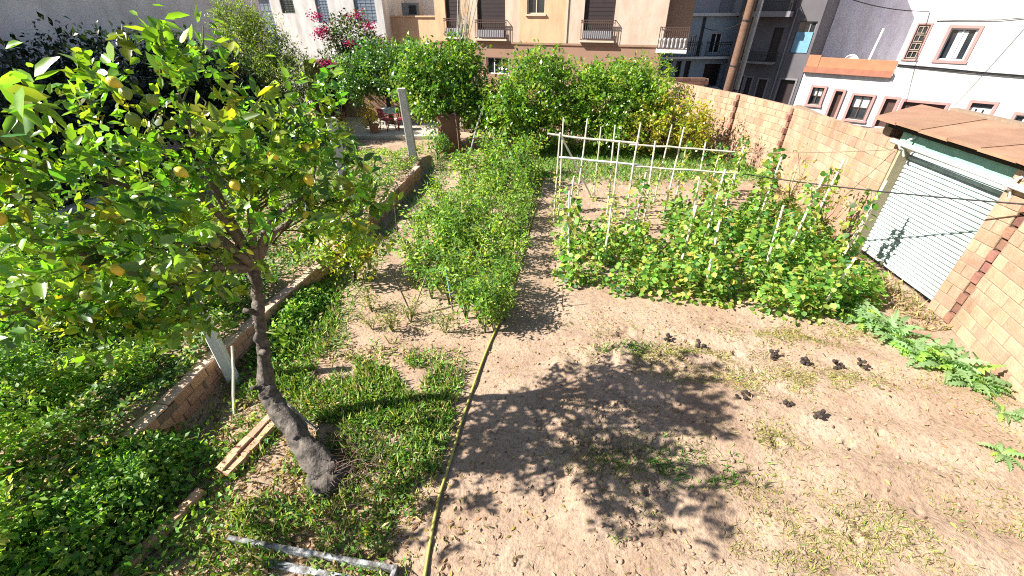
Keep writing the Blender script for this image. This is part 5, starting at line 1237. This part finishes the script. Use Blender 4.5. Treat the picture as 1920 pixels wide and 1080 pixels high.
# clod heaps whose dark colour stands in for the shade inside planting holes
HOLE_SHADE = mat("hole_shade_soil", (.085, .062, .048), (.03, .022, .017), 30, .95, .8, 90)
holes = [(4.06, 4.93), (4.49, 4.79), (4.94, 4.73), (5.31, 4.73), (3.19, 4.1), (3.8, 3.98), (4.05, 3.75), (3.0, 5.15), (2.55, 5.35)]
wh = ["first from the left in the row before the beans", "second from the left in the row before the beans", "third from the left in the row before the beans", "fourth from the left in the row before the beans", "right at the edge of the tree shadow", "long and flat, right of the tree shadow", "small, right of the long flat one", "left of the row before the beans", "behind the green weed strip"]
for (hx, hy2), w_ in zip(holes, wh):
    q = MB(); fl = w_.startswith(("long", "right at")); z0 = gz(hx, hy2) - .02
    for k in range(9):
        a = rnd.uniform(0, 6.28); rr_ = rnd.uniform(0, .085); sx = rnd.uniform(.014, .042); c = (math.cos(a) * rr_ * (1.5 if fl else 1), math.sin(a) * rr_, (.03 + rnd.uniform(0, .03)) if fl else .02 + k * .014)
        pts = [(-.53, .85, 0), (.53, .85, 0), (-.53, -.85, 0), (.53, -.85, 0), (0, -.53, .85), (0, .53, .85), (0, -.53, -.85), (0, .53, -.85), (.85, 0, -.53), (.85, 0, .53), (-.85, 0, -.53), (-.85, 0, .53)]
        q.add([tuple(c[i] + p[i] * sx * rnd.uniform(.7, 1.3) for i in range(3)) for p in pts], [(0, 11, 5), (0, 5, 1), (0, 1, 7), (0, 7, 10), (0, 10, 11), (1, 5, 9), (5, 11, 4), (11, 10, 2), (10, 7, 6), (7, 1, 8), (3, 9, 4), (3, 4, 2), (3, 2, 6), (3, 6, 8), (3, 8, 9), (4, 9, 5), (2, 4, 11), (6, 2, 10), (8, 6, 7), (9, 8, 1)])
    tag(q.build("hole_shade_heap", HOLE_SHADE, loc=(hx, hy2, z0)), "dark soil heap coloured as a shaded hole, " + w_, "soil heap", "dark heaps standing in for shaded holes")
# clods and stones
ico = [(-.53, .85, 0), (.53, .85, 0), (-.53, -.85, 0), (.53, -.85, 0), (0, -.53, .85), (0, .53, .85), (0, -.53, -.85), (0, .53, -.85), (.85, 0, -.53), (.85, 0, .53), (-.85, 0, -.53), (-.85, 0, .53)]
icf = [(0, 11, 5), (0, 5, 1), (0, 1, 7), (0, 7, 10), (0, 10, 11), (1, 5, 9), (5, 11, 4), (11, 10, 2), (10, 7, 6), (7, 1, 8), (3, 9, 4), (3, 4, 2), (3, 2, 6), (3, 6, 8), (3, 8, 9), (4, 9, 5), (2, 4, 11), (6, 2, 10), (8, 6, 7), (9, 8, 1)]
def d_cl(x, y): return np.clip(.9 * blob(x, y, 1.2, 3.3, .9, 1.1) + .6 * blob(x, y, 2.0, 5.0, 1.3, .3) + .02, 0, 1) * sm(.35, .6, fbm(x, y, .35, 3, 80) + .1)
x, y = scatter(4200, -.4, 6.6, 1.6, 6.4, d_cl, r); n = len(x); sz = .005 + .026 * r.random(n) ** 3.5
IV = np.array(ico)[None] * (1 + r.normal(0, .22, (n, 12, 1))) * sz[:, None, None] * np.array([[[1, 1, .75]]]) + np.stack([x, y, ground_z(x, y) + sz * .25], 1)[:, None]
T_ = (np.arange(n)[:, None, None] * 12 + np.array(icf)[None]).reshape(-1, 3)
tag(link("soil_clods", tri_mesh("soil_clods", IV.reshape(-1, 3), T_, None, mat("soil_clod", (.42, .29, .20), (.30, .20, .14), 25, .95, .5, 90))), "crumbly soil clods strewn over the dug plot", "clods", kind="stuff")

# ------------------------------------------------------------------ hose, fallen lemons, white frame
HOSE = mat("yellow_hose", (.46, .43, .10), (.36, .34, .09), 5, .5, spec=.4)
hp = [(-.83, 1.6), (-.81, 1.87), (-.80, 2.66), (-.69, 3.6), (-.50, 4.5), (-.36, 5.16), (-.2, 5.9), (.06, 7.07), (.22, 8.0), (.33, 8.94), (.45, 9.7), (.60, 10.5), (.72, 11.2)]
hy = np.array([p[1] for p in hp]); hx_ = np.array([p[0] for p in hp]); yy = np.linspace(1.6, 11.2, 90)
pts = []
for v_ in yy:
    xx = float(np.interp(v_, hy, hx_)) + .018 * math.sin(v_ * 2.3); pts.append((xx, v_, gz(xx, v_) + .02))
hz = np.convolve(np.pad([p[2] for p in pts], 3, 'edge'), np.ones(7) / 7, 'valid')
o = MB().tube([(p[0], p[1], z + .004) for p, z in zip(pts, hz)], .017, 8).build("garden_hose", HOSE, smooth=True); tag(o, "yellow garden hose running along the edge of the bed", "hose")
for (x, y, lab) in [(-.93, 3.58, "fallen yellow lemon lying beside the hose"), (-1.5, 2.26, "fallen yellow lemon in the grass near the bottom edge")]:
    o = link("fallen_lemon", FY, None, (x, y, gz(x, y) + .03), (1.3, .3, .8)); tag(o, lab, "lemon")
fr = empty("planter_border", (-1.9, 1.7, gz(-1.9, 1.9)), label="old frame of flaking white planks lying on the weeds at the bottom edge", cat="frame")
PLANK = mat("flaking_white_plank", (.40, .41, .42), (.10, .09, .08), 9, .9, .5, 50, spread=.10)
def plank(a, b, w_, h): 
    A, B = Vector(a), Vector(b); c = (A + B) / 2; L = (B - A).length; a_ = math.atan2(B.y - A.y, B.x - A.x); MB().bev((0, 0, 0), (L, w_, h), .006).build("plank", PLANK, fr, loc=c, rot=(0, 0, a_))
plank((-.95, .48, .05), (.80, .20, .05), .045, .09); plank((.80, .23, .052), (.66, -.5, .052), .045, .09); plank((-.5, .28, .03), (.5, .1, .03), .07, .03)

# ------------------------------------------------------------------ paved terrace, chairs, table, brown walls
PAVE = mat("pale_paving", (.60, .53, .44), (.50, .44, .36), 3, .9, .2, 30)
q = MB()
for i in range(7):
    for j in range(5):
        q.bev((-8.1 + i * .82, 18.6 + j * .82, .05), (.81, .81, .10), .006, 0)
pvr = empty("terrace_paving", (-5.6, 20, 0)); tag(pvr, kind="structure")
slabm = MB().bev((0, 0, 0), (.81, .81, .12), .008).mesh("slab", PAVE)
for i in range(7):
    for j in range(5): link("slab", slabm, pvr, (-2.4 + i * .82, -1.3 + j * .82, .07 + rnd.uniform(-.004, .004)))
RED = mat("red_plastic", (.32, .035, .07), (.26, .025, .055), 4, .45, spec=.4)
def chair(loc, rz, label):
    c = empty("garden_chair", loc, rz, label, "chair", "red chairs on the terrace")
    MB().bev((0, 0, .43), (.46, .44, .04), .015).build("seat", RED, c)
    q = MB()
    for k in range(5): q.box((-.17 + k * .085, .235 + .03, .68), (.045, .025, .42), 0, -.18)
    q.bev((0, .31, .89), (.44, .03, .07), .01, 0, -.18); q.build("backrest", RED, c)
    for sx in (-1, 1):
        for sy in (-1, 1): MB().tube([(sx * .21, sy * .19, .42), (sx * .25, sy * .24, 0)], [.028, .022], 6).build("leg", RED, c)
        MB().tube([(sx * .24, -.2, .42), (sx * .26, -.21, .63), (sx * .25, .05, .66), (sx * .22, .26, .62)], .022, 6).build("armrest", RED, c)
    return c
chair((-5.45, 19.4, .13), 2.5, "red plastic garden chair left of the terrace table"); chair((-4.75, 19.5, .13), .3, "red plastic garden chair right, half hidden by the wooden post")
tb = empty("garden_table", (-5.35, 20.6, .13), .2, "white topped garden table behind the red chairs", "table")
MB().bev((0, 0, .72), (1.1, .75, .04), .01).build("table_top", WHITEP, tb)
for sx in (-1, 1):
    for sy in (-1, 1): MB().tube([(sx * .48, sy * .3, .7), (sx * .5, sy * .33, 0)], .025, 6).build("leg", WHITEP, tb)
MB().box((-.2, 0, .62), (.7, .78, .22)).build("cloth", mat("teal_cloth", (.45, .60, .58), (.38, .52, .5), 6, .8), tb)
POT = mat("terracotta_pot", (.42, .20, .12), (.34, .16, .10), 8, .85, .2)
for (x, y, lab) in [(-8.1, 21.2, "terracotta pot of bare canes by the brown wall"), (-5.9, 18.9, "terracotta planter under the yellow leaved bush")]:
    p = empty("plant_pot", (x, y, gz(x, y) + .1 if y < 20 else .12), label=lab, cat="pot")
    MB().lathe([(.14, 0), (.20, .30), (.23, .31), (.23, .36), (.19, .36), (.17, .30)], n=14).build("pot", POT, p, smooth=False)
    MB().lathe([(.165, .29), (.05, .31)], n=10).build("potting_soil", DARKW, p)
    if x < -7:
        for k in range(5): MB().tube([(0, 0, .28), (rnd.uniform(-.3, .4), rnd.uniform(-.2, .2), rnd.uniform(1.0, 1.7))], [.02, .012], 5).build("cane", CANE, p)
EARTH = mat("reddish_render", (.26, .13, .09), (.17, .08, .06), 2.5, .95, .6, 12)
bw = empty("brown_wall", (-7.9, 22.4, 0), label="reddish brown rendered wall behind the terrace", cat="wall")
MB().bev((.3, 0, 1.25), (1.9, .3, 2.5), .05).build("wall", EARTH, bw); MB().bev((-1.3, .1, 1.3), (1.2, .35, 2.6), .06).build("tall_part", EARTH, bw)
bp_ = empty("brown_pillar", (-2.35, 16.35, -.05), .3, "reddish brown rendered pier under the large citrus tree", "pillar")
MB().bev((0, 0, .72), (.78, .42, 1.44), .07).build("shaft", EARTH, bp_)
MB().tube([(.28, -.4, 0), (.25, -.42, .9), (.2, -.38, 1.7)], .018, 5).build("conduit", TWIG, bp_)
fw_ = MB(); fw_.box((0, 0, .75), (14, .22, 1.9)); o = fw_.build("rear_garden_wall", mat("rear_wall_render", (.42, .26, .17), (.34, .2, .13), 2, .95, .4, 20), loc=(-1.2, 21.4, 0), rot=(0, 0, -.12)); tag(o, "low brown rendered wall closing the garden behind the citrus row", "wall")
rw = empty("red_brick_wall", (6.0, 20.35, 0), -.05, label="low red brick wall at the far corner under the pale blue house", cat="wall")
RB = MB().bev((0, 0, 0), (.30, .14, .13), .006).mesh("brick", BRICK_RED)
for k in range(15):
    for j in range(11): link("brick", RB, rw, (-.9 + j * .31 + (.15 if k % 2 else 0), 0, .07 + k * .14))
MB().box((.8, .03, 1.03), (3.4, .1, 2.06)).build("mortar", MORTAR, rw)
# bundle of long canes standing behind the citrus trees
cb = empty("cane_bundle", (-2.2, 19.8, 0), label="bundle of long dry canes standing upright behind the large citrus tree", cat="canes")
for k in range(16):
    a = rnd.uniform(-.25, .1); MB().tube([(k * .02 - .16, rnd.uniform(-.1, .1), 0), (k * .025 - .1, rnd.uniform(-.1, .1), 3.0), (.3 + k * .035 + a, rnd.uniform(-.2, .2), rnd.uniform(4.6, 5.6))], [.022, .018, .008], 5).build("cane", CANE, cb)
sl_ = MB().tube([(0, 0, 0), (.35, .1, 1.1), (.6, .15, 1.7)], .03, 6).build("leaning_stick", WOODG, loc=(-1.6, 15.8, -.02)); tag(sl_, "grey stick leaning in the dark under the citrus trees", "stick")
